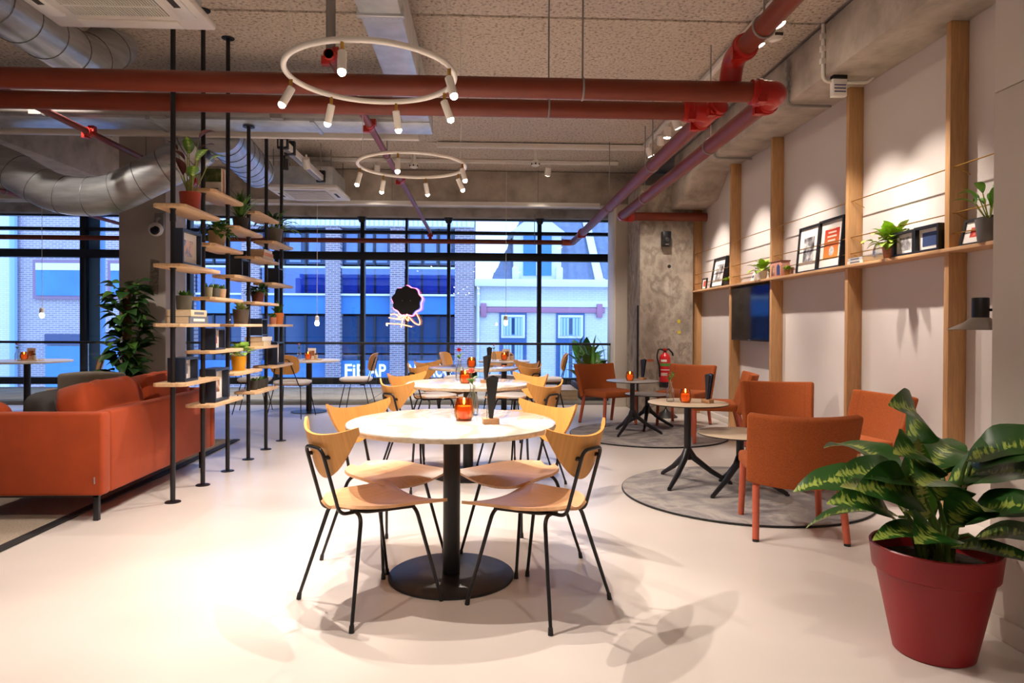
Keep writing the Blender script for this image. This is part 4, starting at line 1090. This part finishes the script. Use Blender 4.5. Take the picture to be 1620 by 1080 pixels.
MB().box(-.07, .07, 0, .025, 0, .19).build('cover', BKW, t); MB().box(-.068, .068, -.001, .0, .085, .188).build('cover_photo', GRN, t)
MB().box(-.066, .072, .003, .022, .003, .187).build('pages', PAPERB, t); MB().box(-.05, .05, -.001, 0, .03, .038).build('print_line', BKG, t)
for q, (y, m, lab) in enumerate(((5.335, BKP, 'peach upright book behind the green photo book'), (5.365, BKW, 'white upright book last behind the green photo book'))):
    t = thing('book', lab, 'book', (DX+.02, y, ztop(2.2)), 0, 'books on the pole shelves')
    MB().box(-.07, .07, 0, .003, 0, .195).build('cover', m, t); MB().box(-.07, .07, .019, .022, 0, .195).build('cover', m, t); MB().box(.067, .07, 0, .022, 0, .195).build('spine', m, t); MB().box(-.066, .066, .003, .019, .003, .19).build('pages', PAPERB, t)
def stack(k, z, yc, items, grp='books on the pole shelves'):
    zz = ztop(z)
    for (lab, w, d, h, m, ti) in items:
        book(lab, (DX+.085, yc, zz), R(90)+R(random.uniform(-4, 4)), w, d, h, m, False, grp, ti); zz += h+.0005
    return zz
zz = stack(0, 1.2, 4.90, [('thick grey book at the bottom of the nearest stack', .27, .17, .05, BKG, PAPER), ('cream book on top of the nearest stack, under the olive pot', .26, .17, .045, BKC, BKG)])
succulent('small succulent in an olive grey pot standing on the nearest books', DX, 4.86, zz, .055, .10, mat('olive_pot', '#5d574a', .7), GREEN, 14, 3)
stack(3, 1.8, 6.45, [('cream book at the bottom of the upper fourth bay stack', .26, .16, .032, BKC, None), ('brown edged book in the middle of the upper fourth bay stack', .24, .16, .03, BKP, None), ('pale book on top of the upper fourth bay stack', .22, .15, .026, BKW, None)])
stack(3, 1.0, 6.42, [('cream book at the bottom of the stack under the dark frame', .25, .16, .045, BKC, None), ('pale book on top of the stack under the dark frame', .25, .16, .0375, BKW, None)])
GP = 'small pots on the pole shelves'
small_plant('trailing green plant in a beige pot on the second bay shelf', DX+.02, 5.40, ztop(1.8), .07, .12, mat('beige_pot', '#b59a7c', .6), 36, .07, .045, GREEN, (-10, 60), 1.6, 5, .07, group='leafy plants on the pole shelves')
for q, (y, pm, lab) in enumerate(((5.26, mat('pot_sage', '#8d8a72', .7), 'tiny succulent in a sage pot, first of three in a row'), (5.40, mat('pot_slate', '#5a564e', .7), 'tiny succulent in a slate pot, middle of three in a row'), (5.53, mat('pot_sand', '#c3a283', .7), 'tiny succulent in a sand pot, last of three in a row'))):
    succulent(lab, DX, y, ztop(1.4), .04, .078, pm, GREEN, 12, 20+q, GP, .045, .02)
small_plant('spiky green plant in a dark grey pot on the third bay top shelf', DX, 5.97, ztop(2.0), .068, .115, CHAR, 34, .22, .022, GREEN, (35, 88), 1.1, 6, group='leafy plants on the pole shelves')
small_plant('pale succulent in a dark brown pot on the third bay shelf', DX, 5.98, ztop(1.2), .07, .125, mat('brown_pot', '#4c4038', .6), 34, .07, .026, mat('leaf_pale', '#a3ad6a', .5, var=.25), (15, 80), .6, 7, group='leafy plants on the pole shelves')
t = small_plant('bright green plant in a yellow pot on the lowest third bay shelf', DX, 5.93, ztop(.8), .066, .125, mat('yellow_pot', '#d89b1c', .45), 18, .075, .06, mat('leaf_bright', '#8db84a', .45, var=.25), (20, 70), 1.0, 8, .10, .052, group='leafy plants on the pole shelves')
small_plant('dark leafy plant in a maroon pot on the fourth bay shelf', DX, 6.42, ztop(1.4), .062, .105, mat('maroon_pot', '#5c2a24', .4), 30, .08, .05, DGREEN, (0, 70), 1.3, 9, .05, group='leafy plants on the pole shelves')
for q, (y, lab) in enumerate(((6.30, 'tiny dark pot with cactus, first of four in the lowest row'), (6.40, 'tiny dark pot with cactus, second of four in the lowest row'), (6.50, 'tiny dark pot with cactus, third of four in the lowest row'), (6.60, 'tiny dark pot with cactus, last of four in the lowest row'))):
    succulent(lab, DX, y, ztop(.6), .042, .085, CHAR, GREEN, 12, 30+q, GP, .035, .016)
small_plant('sprawling plant with fine leaves in a tall grey pot, fifth bay top', DX, 6.90, ztop(2.0), .085, .15, mat('grey_pot', '#6d675f', .6), 34, .13, .035, GREEN, (10, 85), 1.2, 10, .14, .07, group='leafy plants on the pole shelves')
small_plant('grassy plant in an orange terracotta pot on the fifth bay shelf', DX+.01, 7.02, ztop(1.2), .055, .115, mat('terracotta_orange', '#cf7435', .6), 30, .12, .018, GREEN, (30, 85), 1.1, 11, group='leafy plants on the pole shelves')
succulent('small succulent in a pinkish clay pot beside the orange pot', DX+.01, 6.84, ztop(1.2), .036, .07, mat('pink_clay', '#bd7b62', .7), GREEN, 14, 41, GP)

# ================================================================ wall shelving
ws = thing('wall_shelf', 'oak wall shelf with tall posts, one long board and brass rails', 'shelf', (0, 0, 0))
posts = [4.17, 5.36, 6.81, 7.96, 9.40]
for y in posts:
    MB().box(2.93, 3.049, y, y+.045, 0, 3.14).build('post', OAK, ws, bevel=.002)
bay = [3.2, 4.19, 5.38, 6.83, 7.98, 9.42]
for y0, y1 in ((2.7, 4.19), (4.19, 5.38), (5.38, 6.83), (6.83, 7.98), (7.98, 9.45)):
    MB().box(2.885, 3.049, y0+.001, y1-.001, 1.683, 1.705).build('shelf_board', OAKY, ws, bevel=.002)
for y0, y1 in ((2.7, 4.17), (4.215, 5.36), (5.405, 6.81), (6.855, 7.96), (8.005, 9.4)):
    for z in (2.22, 1.93, 1.80):
        MB().tube([(2.955, y0, z), (2.955, y1, z)], .0042, 8).build('brass_rail', BRASS, ws)
        for y in (y0+.02, y1-.02):
            MB().tube([(2.955, y, z), (3.05, y, z-.05)], .003, 6).build('rail_bracket', BRASS, ws)
SZ = 1.705
G6 = 'picture frames on the wall shelf'
def wframe(label, y0, y1, h, pm, d=.03, lean=8, mw=.18, xf=2.935, tilt=True):
    return frame(label, (xf, (y0+y1)/2, SZ), R(-90), y1-y0, h, d, pm, R(0), mw, FRB, G6) if not tilt else leaner(label, y0, y1, h, pm, d, lean, mw, xf)
def leaner(label, y0, y1, h, pm, d, lean, mw, xf):
    t = frame(label, (xf, (y0+y1)/2, SZ+.002), 0, y1-y0, h, d, pm, 0, mw, FRB, G6)
    t.rotation_euler = (Matrix.Rotation(R(-90), 3, 'Z') @ Matrix.Rotation(R(-lean), 3, 'X')).to_euler()
    return t
wframe('tiny black frame with red print at the far end of the wall shelf', 8.88, 9.05, .15, PR['print_red'], .02, 6, .16, 2.93)
wframe('tall grey framed print leaning at the far end of the wall shelf', 8.27, 8.72, .385, PR['print_mono'], .05, 9, .18, 2.93)
wframe('tall black framed monochrome poster left of the red poster', 5.92, 6.31, .43, PR['print_mono'], .035, 5, .2, 2.94)
POST = bpy.data.materials.new('poster_gradient'); POST.use_nodes = True
_n = POST.node_tree; _tc = _n.nodes.new('ShaderNodeTexCoord'); _s = _n.nodes.new('ShaderNodeSeparateXYZ'); _r = _n.nodes.new('ShaderNodeValToRGB')
_n.links.new(_tc.outputs['Generated'], _s.inputs[0]); _n.links.new(_s.outputs[2], _r.inputs[0]); _n.links.new(_r.outputs[0], _n.nodes['Principled BSDF'].inputs[0])
_r.color_ramp.elements[0].color = (*srgb('#e0913a'), 1); _r.color_ramp.elements[1].color = (*srgb('#cf2f22'), 1)
t = wframe('tall black framed red and orange poster with a ball', 5.49, 5.90, .435, POST, .055, 5, .16, 2.925)
for k in range(4): MB().box(-.075+.012*(k % 2), .06+.01*(k % 3), .0205, .0222, .345-k*.035, .36-k*.035).build('poster_text', mat('poster_cream', '#f3dcc4'), t)
MB().lathe([(.045, 0), (.0, .003)], (0, 0, 0), 20, True, False).build('poster_ball', mat('poster_ball', '#c9c4c2', .5, var=.4, vs_=40), t, loc=(0.01, .0222, .155), rot=(R(90), 0, 0))
frame('black box frame with band photo next to the lime plant', (2.90, 4.60, SZ), R(-90), .235, .17, .055, PR['print_mono'], 0, .14, FRB, G6)
frame('black box frame with blue car print beside the oak post', (2.90, 4.355, SZ), R(-90), .25, .175, .07, PR['print_blue'], 0, .14, FRB, G6)
wframe('black frame with small red square leaning at the near shelf end', 3.86, 4.09, .17, PR['print_red'], .025, 14, .22, 2.93)
succulent('yellowish small plant in a black bowl at the far shelf end', 2.96, 8.15, SZ, .05, .06, CHAR, LIME, 16, 50, 'plants on the wall shelf', .06, .03)
small_plant('lime green plant in a white pot above the television', 2.94, 7.06, SZ, .05, .095, WHITEM, 34, .085, .055, LIME, (10, 80), 1.0, 51, .08, .035, 'plants on the wall shelf')
t = thing('card_stand', 'small white folded card beside the white plant pot', 'card', (2.95, 7.30, SZ), 0)
MB().add([(-.03, -.05, 0), (-.03, .05, 0), (.03, -.05, 0), (.03, .05, 0), (0, -.03, .1), (0, .03, .1)], [(0, 1, 5, 4), (2, 4, 5, 3), (0, 4, 2), (1, 3, 5), (0, 2, 3, 1)]).build('card', PAPER, t)
MB().obox((-.016, 0, .05), (.002, .04, .03), (0, R(17), 0)).build('card_print', PR['print_blue'], t)
t = thing('photo_box', 'pink photo box printed with a house facade on the wall shelf', 'box', (2.96, 6.68, SZ), 0)
MB().box(-.045, .045, -.12, .12, 0, .155).build('box_body', mat('box_pink', '#c48a78', .7, var=.1), t, bevel=.003)
for y, m in ((-.06, PR['print_warm']), (.06, PR['print_blue'])):
    MB().prism([(y-.035, .02), (y+.035, .02), (y+.035, .1), (y, .13), (y-.035, .1)], 0, .002).build('door_print', m, t, rot=(R(90), 0, R(-90)), loc=(-.046, 0, 0))
MB().box(-.05, .05, -.125, .125, .15, .162).build('box_lid', mat('box_brown', '#6b4030', .7), t, bevel=.002)
small_plant('small yellow green plant in an amber glass next to the photo box', 2.94, 6.47, SZ, .035, .06, mat('amber_pot', '#8a5a24', .3), 26, .05, .03, LIME, (10, 80), 1.0, 53, group='plants on the wall shelf')
for q, (lab, w, h, m) in enumerate((('white book at the bottom of the stack on the wall shelf', .22, .026, BKW), ('pale grey book on top of the stack on the wall shelf', .2, .022, mat('book_pale', '#c9c6c8', .7)))):
    book(lab, (2.90, 5.2, SZ+.0265*q), R(-90), w, .13, h, m, False, 'books on the wall shelf', BKG)
t = thing('glass_vase', 'clear round glass vase beside the basket on the wall shelf', 'vase', (2.96, 4.95, SZ))
MB().lathe([(.03, .0), (.055, .03), (.06, .07), (.05, .11), (.04, .13), (.037, .13), (.046, .11), (.055, .07), (.05, .03), (.03, .006)], (0, 0, 0), 24).build('glass_body', GLASSV, t)
MB().lathe([(.0, .008), (.045, .01), (.05, .04), (.0, .045)], (0, 0, 0), 20, False, False).build('pebbles', mat('pebble_white', '#d9d2c8', .8), t)
t = thing('potted_plant', 'lime green plant in a woven copper basket on the wall shelf', 'plant', (2.94, 4.79, SZ), group='plants on the wall shelf')
pot(t, .05, .068, .115, mat('basket_copper', '#b06a3c', .5, var=.4, vs_=14, stretch=(3, 3, 9)))
bushy(t, .10, 60, .085, .06, LIME, (0, 80), .04, 1.1, 54, 'foliage', .09)
t = small_plant('arching green plant in a grey pot at the near shelf end', 2.93, 3.83, SZ, .072, .135, mat('stone_pot', '#6b6864', .6), 0, .1, .05, GREEN, group='plants on the wall shelf')
rnd = random.Random(12)
for k in range(11):
    az = k*137.5+20; e = rnd.uniform(55, 85); ln = rnd.uniform(.08, .2)
    d = Vector((-math.sin(R(az))*math.cos(R(e)), math.cos(R(az))*math.cos(R(e)), math.sin(R(e))))
    b0 = Vector((0, 0, .11)); tip = b0+d*ln
    MB().tube([b0, tip], .0035, 6).build('stem', STEMG, t)
    leaf(rnd.uniform(.12, .17), .05, 1.3, .3, 8).build('leaf', mat('leaf_fresh', '#5fa02c', .4, var=.25, vs_=20), t, tip, (R(rnd.uniform(20, 60)), 0, R(az)), ang=80)
# television
tv = thing('television', 'black flat screen television below the wall shelf', 'television', (2.98, 7.40, 1.055))
MB().box(-.045, .02, -.54, .54, 0, .605).build('casing', BLACKM, tv, bevel=.006)
MB().box(-.048, -.044, -.525, .525, .02, .592).build('screen', SCREEN, tv)
MB().box(.02, .065, -.2, .2, .15, .45).build('wall_mount', BLACK, tv)
MB().box(-.0465, -.044, -.03, .03, .006, .014).build('badge', GREYP, tv)
# wall lamp behind the near pier
wl = thing('wall_lamp', 'wall lamp with black cylinder and wide grey shade by the near pier', 'lamp', (2.145, 2.85, 1.2))
MB().lathe([(.033, .05), (.033, .135), (.031, .138)], (0, 0, 0), 28).build('lamp_body', BLACK, wl)
MB().lathe([(.125, 0), (.10, .012), (.06, .032), (.035, .052), (.033, .05), (.058, .03), (.1, .009), (.122, -.001)], (0, 0, 0), 40, False, False).build('lamp_shade', mat('shade_grey', '#a39a92', .35, metal=.3), wl)
MB().cyl((.02, -.02, .085), (.05, -.222, .085), .006, seg=10).build('arm', BLACK, wl)
MB().lathe([(.03, 0), (.03, .008)], (0, 0, 0), 20).build('wall_rose', BLACK, wl, loc=(.05, -.229, .085), rot=(R(-90), 0, 0))
MB().ball((0, 0, .02), (.04, .04, .04), 1, 12, 8).build('bulb', BULB, wl)
# ================================================================ big potted plant in the right foreground
PX, PYY = 1.685, 2.46
bp = thing('potted_plant', 'large variegated dieffenbachia in a red plastic pot in the foreground', 'plant', (PX, PYY, 0))
pr = [(.13, 0), (.136, .004), (.196, .30), (.2, .302), (.208, .306), (.218, .395), (.214, .40), (.209, .396), (.198, .33)]
MB().lathe(pr, (0, 0, 0), 48, True, False).build('pot', REDPOT, bp)
MB().lathe([(0, .335), (.198, .33)], (0, 0, 0), 32, False, False).build('soil', SOIL, bp)
DF = leaf_mat('dieffenbachia_leaf', '#24501a', '#9db04e', .095, .5)
DFL = leaf_mat('dieffenbachia_young_leaf', '#4f8226', '#c3c874', .08, .8)
# (azimuth in degrees, stalk elevation, stalk length, leaf elevation, length, width, bend, young)
DL = [(97, 62, .34, 12, .36, .16, .9, 0, -30), (102, 82, .50, 45, .36, .20, 1.5, 0, -50), (246, 80, .42, 20, .32, .17, .9, 0, 25), (98, 50, .24, 24, .34, .14, .8, 1, -25), (90, 48, .18, 24, .34, .16, 1.5, 0, -30),
      (112, 40, .14, 10, .36, .11, .9, 0, -20), (238, 74, .32, 18, .32, .18, 1.2, 0, 30), (232, 60, .22, 16, .30, .16, 1.2, 0, 25), (228, 40, .14, 6, .30, .12, 1.2, 0, 20), (178, 74, .16, 84, .32, .15, .3, 1, 10),
      (128, 64, .30, 22, .38, .21, 1.2, 0, -25), (218, 70, .30, 22, .36, .21, 1.2, 0, 25), (20, 66, .34, 10, .38, .21, 1.2, 0, 0), (335, 66, .34, 16, .36, .2, 1.1, 0, 0), (222, 28, .10, 0, .32, .10, .8, 0, 15),
      (130, 42, .16, 16, .34, .17, 1.3, 0, -30), (60, 42, .20, -14, .36, .17, 1.0, 0, 0), (120, 76, .36, 30, .38, .20, 1.4, 0, -40), (240, 80, .40, 26, .32, .2, 1.4, 0, 35), (75, 58, .28, 0, .36, .2, 1.2, 0, -20), (215, 56, .2, 30, .34, .17, 1.2, 0, 30), (100, 56, .3, 20, .34, .2, 1.2, 0, -50),
      (310, 72, .36, 10, .32, .18, 1.2, 0, 20), (150, 60, .2, 30, .32, .15, 1.3, 0, -30)]
for k, (az, se, sl, le, L, W, bd_, yg, rl) in enumerate(DL):
    d = Vector((-math.sin(R(az))*math.cos(R(se)), math.cos(R(az))*math.cos(R(se)), math.sin(R(se))))
    b0 = Vector((.05*math.cos(k*2.4), .05*math.sin(k*2.4), .325)); tip = b0+d*sl*.9+Vector((0, 0, .03))
    mid = b0.lerp(tip, .5)+Vector((0, 0, .05))
    MB().tube([b0, b0.lerp(mid, .6)+Vector((0, 0, .02)), mid, tip.lerp(mid, .4)+Vector((0, 0, .012)), tip], [.011, .010, .009, .007, .005], 10).build('stalk', STEMG if yg else mat('stalk_green', '#5d7a35', .5), bp)
    lf = leaf(L, W, bd_, .22, 14, .8, .8, .05).build('leaf', DFL if yg else DF, bp, tip, (R(le), R(rl), R(az)), ang=80)
# ================================================================ tall climbing plant
tp = thing('potted_plant', 'tall climbing plant on a moss pole before the grey painted column', 'plant', (-3.70, 7.22, 0))
pot(tp, .16, .2, .42, mat('planter_grey', '#7f776e', .8))
MB().tube([(0, 0, .3), (0, 0, 1.58)], [.045, .04], 12).build('moss_pole', mat('moss_pole', '#5a4326', .95, var=.4, vs_=60, bump=.8), tp)
PLM = [leaf(.18, .13, .9, .25, 6, .62).mesh('leaf', DGREEN, ang=80), leaf(.16, .12, 1.2, .3, 6, .62).mesh('leaf', GREEN, ang=80), leaf(.2, .135, .7, .2, 6, .62).mesh('leaf', DGREEN, ang=80)]
rnd = random.Random(9)
for k in range(170):
    z = .55 + 1.08*k/169; az = rnd.uniform(0, 2*PI); rr = .05+rnd.uniform(0, .09)
    o = link('leaf', PLM[k % 3], tp, (-math.sin(az)*rr, math.cos(az)*rr, z), (R(rnd.uniform(-35, 25)), R(rnd.uniform(-25, 25)), az))
# planter with leafy plants by the window
wpl = thing('window_planter', 'dark planter box with lush green plants at the right window end', 'planter', (1.78, 11.0, .045))
pl_ = MB(); pl_.box(-.24, .24, -.45, .9, 0, .04); pl_.box(-.24, -.2, -.45, .9, 0, .22); pl_.box(.2, .24, -.45, .9, 0, .22); pl_.box(-.24, .24, -.45, -.41, 0, .22); pl_.box(-.24, .24, .86, .9, 0, .22)
pl_.build('planter_box', mat('planter_dark', '#3d4148', .6), wpl)
MB().box(-.2, .2, -.41, .86, .04, .19).build('soil', SOIL, wpl)
FM = [leaf(.55, .18, 1.1, .2, 8).mesh('leaf', mat('leaf_jungle', '#3f7a2e', .4, var=.35, vs_=12), ang=80), leaf(.48, .13, 1.3, .25, 8).mesh('leaf', GREEN, ang=80), leaf(.6, .05, 1.2, .2, 8).mesh('leaf', mat('leaf_spear', '#5c9440', .4, var=.2), ang=80)]
rnd = random.Random(21)
for k in range(64):
    az = rnd.uniform(0, 2*PI)
    link('leaf', FM[k % 3], wpl, (rnd.uniform(-.2, .12), rnd.uniform(-.3, .7), .19+rnd.uniform(0, .36)), (R(rnd.uniform(20, 85)), 0, az))
wb = thing('wooden_box', 'low pale wooden plank box beside the window planter', 'box', (1.23, 11.1, .045))
for k in range(5): MB().box(-.26, .26, -.5+k*.2, -.5+k*.2+.19, .13, .16).build('plank', PINE, wb, bevel=.004)
for k in range(2): MB().box(-.255, .255, -.5, -.48, .005+k*.065, .065+k*.065).build('plank', PINE, wb, bevel=.004)
MB().box(-.25, .25, -.478, .48, 0, .13).build('carcass', mat('carcass_brown', '#8f6f4a', .8), wb)
# ================================================================ neon sign
ns = thing('neon_sign', 'black scalloped sign board with pink neon edge hanging before the window', 'sign', (-1.43, 12.68, 1.67))
def scal(r, a=.055, n=9): return [((r*(1+a*math.cos(n*t_)))*math.sin(t_), (r*(1+a*math.cos(n*t_)))*math.cos(t_)) for t_ in [2*PI*k/108 for k in range(108)]]
MB().prism(scal(.262), 0, .02).build('sign_board', BLACKM, ns, rot=(R(90), 0, 0))
PINK = mat('neon_pink', (1., .12, .28), .4, emit=5.); NOR = mat('neon_orange', (1., .30, .10), .4, emit=4.)
MB().tube([(x+.014, .03, z-.012) for x, z in scal(.272)], .011, 8, closed=True).build('neon_edge', PINK, ns)
for x in (-.075, .075): MB().ball((x, -.022, -.005), (.018, .012, .018), 1, 10, 6).build('fixing_screw', BRASS, ns)
for z in (-.12, .12): MB().cyl((-.017, -.005, z), (-.017, .115, z), .014, seg=10).build('stand_off', BLACK, ns)
def curve(pts): return fillet([(x, .03, z) for x, z in pts], .05, 4)
for pts in ([(-.30, -.26), (-.2, -.25), (-.12, -.33), (-.05, -.25), (-.1, -.5)], [(-.33, -.32), (-.1, -.36), (.02, -.28), (-.02, -.2)], [(-.04, -.3), (.04, -.4), (.02, -.28), (.14, -.42), (.24, -.46), (.25, -.38), (.18, -.24)],
            [(-.16, -.2), (-.1, -.32), (-.2, -.34)], [(-.38, -.43), (-.1, -.44), (.1, -.49)]):
    o = MB().tube(curve(pts), .009, 8).build('neon_script', NOR, ns)
# ================================================================ fire extinguisher
fe = thing('fire_extinguisher', 'red fire extinguisher hanging on the concrete column', 'extinguisher', (2.48, 9.19, .38))
MB().lathe([(.072, 0), (.076, .01), (.076, .075)], (0, 0, 0), 28).build('base_ring', BLACK, fe)
MB().lathe([(.075, .075), (.075, .40), (.06, .44), (.03, .46), (.022, .48)], (0, 0, 0), 28, False).build('cylinder', mat('extinguisher_red', '#c81f26', .3), fe)
def band(z0, z1, m, a0=-2.9, a1=-.25, nm='label_band'):
    MB().sheet(14, 1, lambda u, v: (.0762*math.cos(a0+(a1-a0)*u), .0762*math.sin(a0+(a1-a0)*u), z0+(z1-z0)*v)).build(nm, m, fe)
band(.29, .33, mat('label_green', '#5e9a4a', .5)); band(.35, .38, PAPER, -2.6, -1.5); band(.16, .20, mat('label_pale', '#dcb6ae', .5), -2.6, -1.4); band(.235, .245, PAPER, -2.7, -.6)
MB().cyl((0, 0, .47), (0, 0, .51), .022, seg=12).build('valve', BLACKM, fe)
MB().tube([(.0, 0, .51), (.05, -.01, .52), (.095, -.02, .47), (.105, -.02, .43)], .013, 8).build('handle', BLACK, fe)
MB().box(-.03, .02, -.03, .02, .50, .53).build('lever', REDC, fe, bevel=.004)
MB().tube(fillet([(-.01, -.01, .50), (-.09, -.02, .53), (-.125, -.03, .42), (-.085, -.03, .3), (-.08, -.03, .14)], .06, 5), .011, 8).build('hose', BLACK, fe)
MB().box(-.03, .03, .07, .11, .2, .3).build('wall_bracket', GREYP, fe)
fb = thing('stand_base', 'black cone shaped floor base under the fire extinguisher', 'stand', (2.44, 8.98, 0))
MB().lathe([(.155, 0), (.155, .008), (.10, .05), (.03, .09), (.018, .11)], (0, 0, 0), 32).build('cone', BLACK, fb)
MB().cyl((0, 0, .1), (0, 0, .2), .012, seg=10).build('stub', BLACK, fb)
# ================================================================ things on the tables
def candle(label, x, y, z, s=1.):
    t = thing('candle_holder', label, 'candle', (x, y, z), group='amber glass candle holders')
    MB().lathe([(.033*s, 0), (.043*s, .02*s), (.046*s, .045*s), (.042*s, .08*s), (.036*s, .102*s), (.033*s, .102*s), (.039*s, .08*s), (.042*s, .045*s), (.039*s, .022*s), (.03*s, .008*s)], (0, 0, 0), 32).build('glass', AMBER, t)
    MB().lathe([(.0, .0095*s), (.03*s, .0095*s), (.034*s, .03*s), (.036*s, .066*s), (.0, .068*s)], (0, 0, 0), 24, False, False).build('wax', WAX, t)
    MB().ball((0, 0, .088*s), (.012*s, .012*s, .03*s), 1, 10, 8).build('flame', FLAME, t)
    MB().cyl((0, 0, .066*s), (0, 0, .078*s), .0012, seg=6).build('wick', BLACK, t)
def vase(label, x, y, z, flower='#d9505a', s=1., green=False):
    t = thing('flower_vase', label, 'vase', (x, y, z), group='small bottle vases')
    MB().lathe([(.022*s, 0), (.026*s, .005*s), (.027*s, .06*s), (.022*s, .085*s), (.012*s, .10*s), (.0115*s, .13*s), (.014*s, .134*s), (.0105*s, .132*s), (.0105*s, .1*s), (.02*s, .084*s), (.025*s, .06*s), (.024*s, .008*s)], (0, 0, 0), 24).build('bottle', GLASSV, t)
    MB().tube([(0, 0, .02*s), (.004, .0, .12*s), (-.006, 0, .185*s)], .002, 6).build('stem', STEMG, t)
    if not green:
        fl = MB()
        for k in range(14):
            merge_leaf(fl, leaf(.028*s, .02*s, 1.2, .3, 4), (-.006, 0, .185*s), (R(20+50*(k % 3)), 0, k*2.4))
        tag(fl.build('blossom', mat('petal'+flower, flower, .6, var=.2), t), kind='stuff')
    lv = MB()
    for k in range(6 if green else 3): merge_leaf(lv, leaf(.05*s, .028*s, 1.0, .25, 5), (0, 0, (.135+.012*k)*s), (R(35-10*k), 0, k*2.2+.8))
    tag(lv.build('leaves', GREEN, t), kind='stuff')
def menu(label, x, y, z, rz=0., s=1., face=None):
    t = thing('menu_holder', label, 'menu', (x, y, z), rz, 'menu holders on wooden blocks')
    MB().box(-.034*s, .034*s, -.025*s, .025*s, 0, .024*s).build('wood_block', BLOCKW, t, bevel=.001)
    for k in range(3):   # folded cards fanning out, narrow at the foot
        a = (-1+k)*.09
        MB().prism([(-.006*s, .02*s), (.008*s, .02*s), (.030*s+.004*k, .195*s), (.012*s, .20*s+.003*k), (-.02*s, .193*s)], -.0015, .0015).build('card', face if (face and k == 1) else BLACKM, t, rot=(R(90), 0, R(-12+12*k)), loc=(0, (-.012+.012*k)*s, 0))
    MB().tube([(-.016*s, 0, .024*s), (-.016*s, 0, .11*s)], .0022, 6).build('clip_wire', GREYP, t)
candle('amber candle glass on the nearest marble table', -.093, 3.30, .748, 1.05)
vase('slim bottle vase with coral flower on the nearest marble table', -.055, 3.50, .748, '#e07a6a', 1.15)
menu('black fan folded menu holder on the nearest marble table', .035, 3.18, .748, R(8), 1.1)
candle('amber candle glass on the second marble table', -.145, 5.42, .748, 1.0)
menu('black menu holder on the second marble table', .02, 5.45, .748, R(-20), 1.1)
vase('bottle vase with red flower on the second marble table', -.2, 5.75, .748, '#c83246', 1.3)
candle('amber candle glass on the third marble table', -.13, 7.5, .748, 1.1)
menu('black menu holder on the third marble table', .06, 7.55, .748, R(25), 1.1)
MF = mat('menu_blue_face', '#4c5878', .5, var=.3, vs_=40)
TZ = LZ+.615
candle('amber candle glass on the beige cafe table', 1.535, 5.10, TZ, 1.0)
vase('clear bottle with green sprig on the beige cafe table', 1.435, 5.16, TZ, '#4f7a2c', 1.15, True)
menu('blue faced menu holder on the beige cafe table', 1.70, 5.08, TZ, R(-60), 1.1, MF)
TZ = LZ+.59
candle('amber candle glass on the grey cafe table', 1.62, 7.45, TZ, 1.0)
menu('blue faced menu holder on the grey cafe table', 1.80, 7.62, TZ, R(-60), 1.15, MF)
for (x, y), lab in zip(WT, ('window table behind the poles', 'small window table behind the marble tables', 'far left window table')):
    z = .722
    bd = thing('serving_board', 'pale wooden board on the '+lab, 'board', (x+.06, y-.02, z), group='serving boards')
    MB().box(-.13, .13, -.07, .07, 0, .012).build('board', PINE, bd, bevel=.003)
    MB().lathe([(.012, .0), (.012, .003)], (.11, 0, .011), 12).build('hole', BLACKM, bd)
    z += .012
    candle('amber candle glass on the '+lab, x+.0, y-.06, z, 1.0)
    t = thing('condiment_jar', 'small jar with dark lid on the '+lab, 'jar', (x+.10, y-.02, z), group='condiment jars')
    MB().lathe([(.022, 0), (.024, .01), (.024, .05), (.018, .06)], (0, 0, 0), 16).build('jar', mat('jar_cream', '#cdb899', .3), t); MB().lathe([(.02, .06), (.02, .08)], (0, 0, 0), 14).build('lid', mat('jar_lid', '#5a3d28', .5), t)
    t = thing('menu_card', 'pale menu card standing on the '+lab, 'card', (x+.03, y+.03, z), group='menu cards')
    MB().obox((0, 0, .075), (.11, .004, .15), (R(-8), 0, 0)).build('card', PAPER, t); MB().obox((0, -.003, .08), (.07, .002, .07), (R(-8), 0, 0)).build('card_print', PR['print_warm'], t)
    MB().box(-.05, .05, -.01, .02, 0, .008).build('card_foot', PINE, t)
    vase('bottle vase with pink flower on the '+lab, x-.14, y+.02, .722, '#d98a94', 1.1)
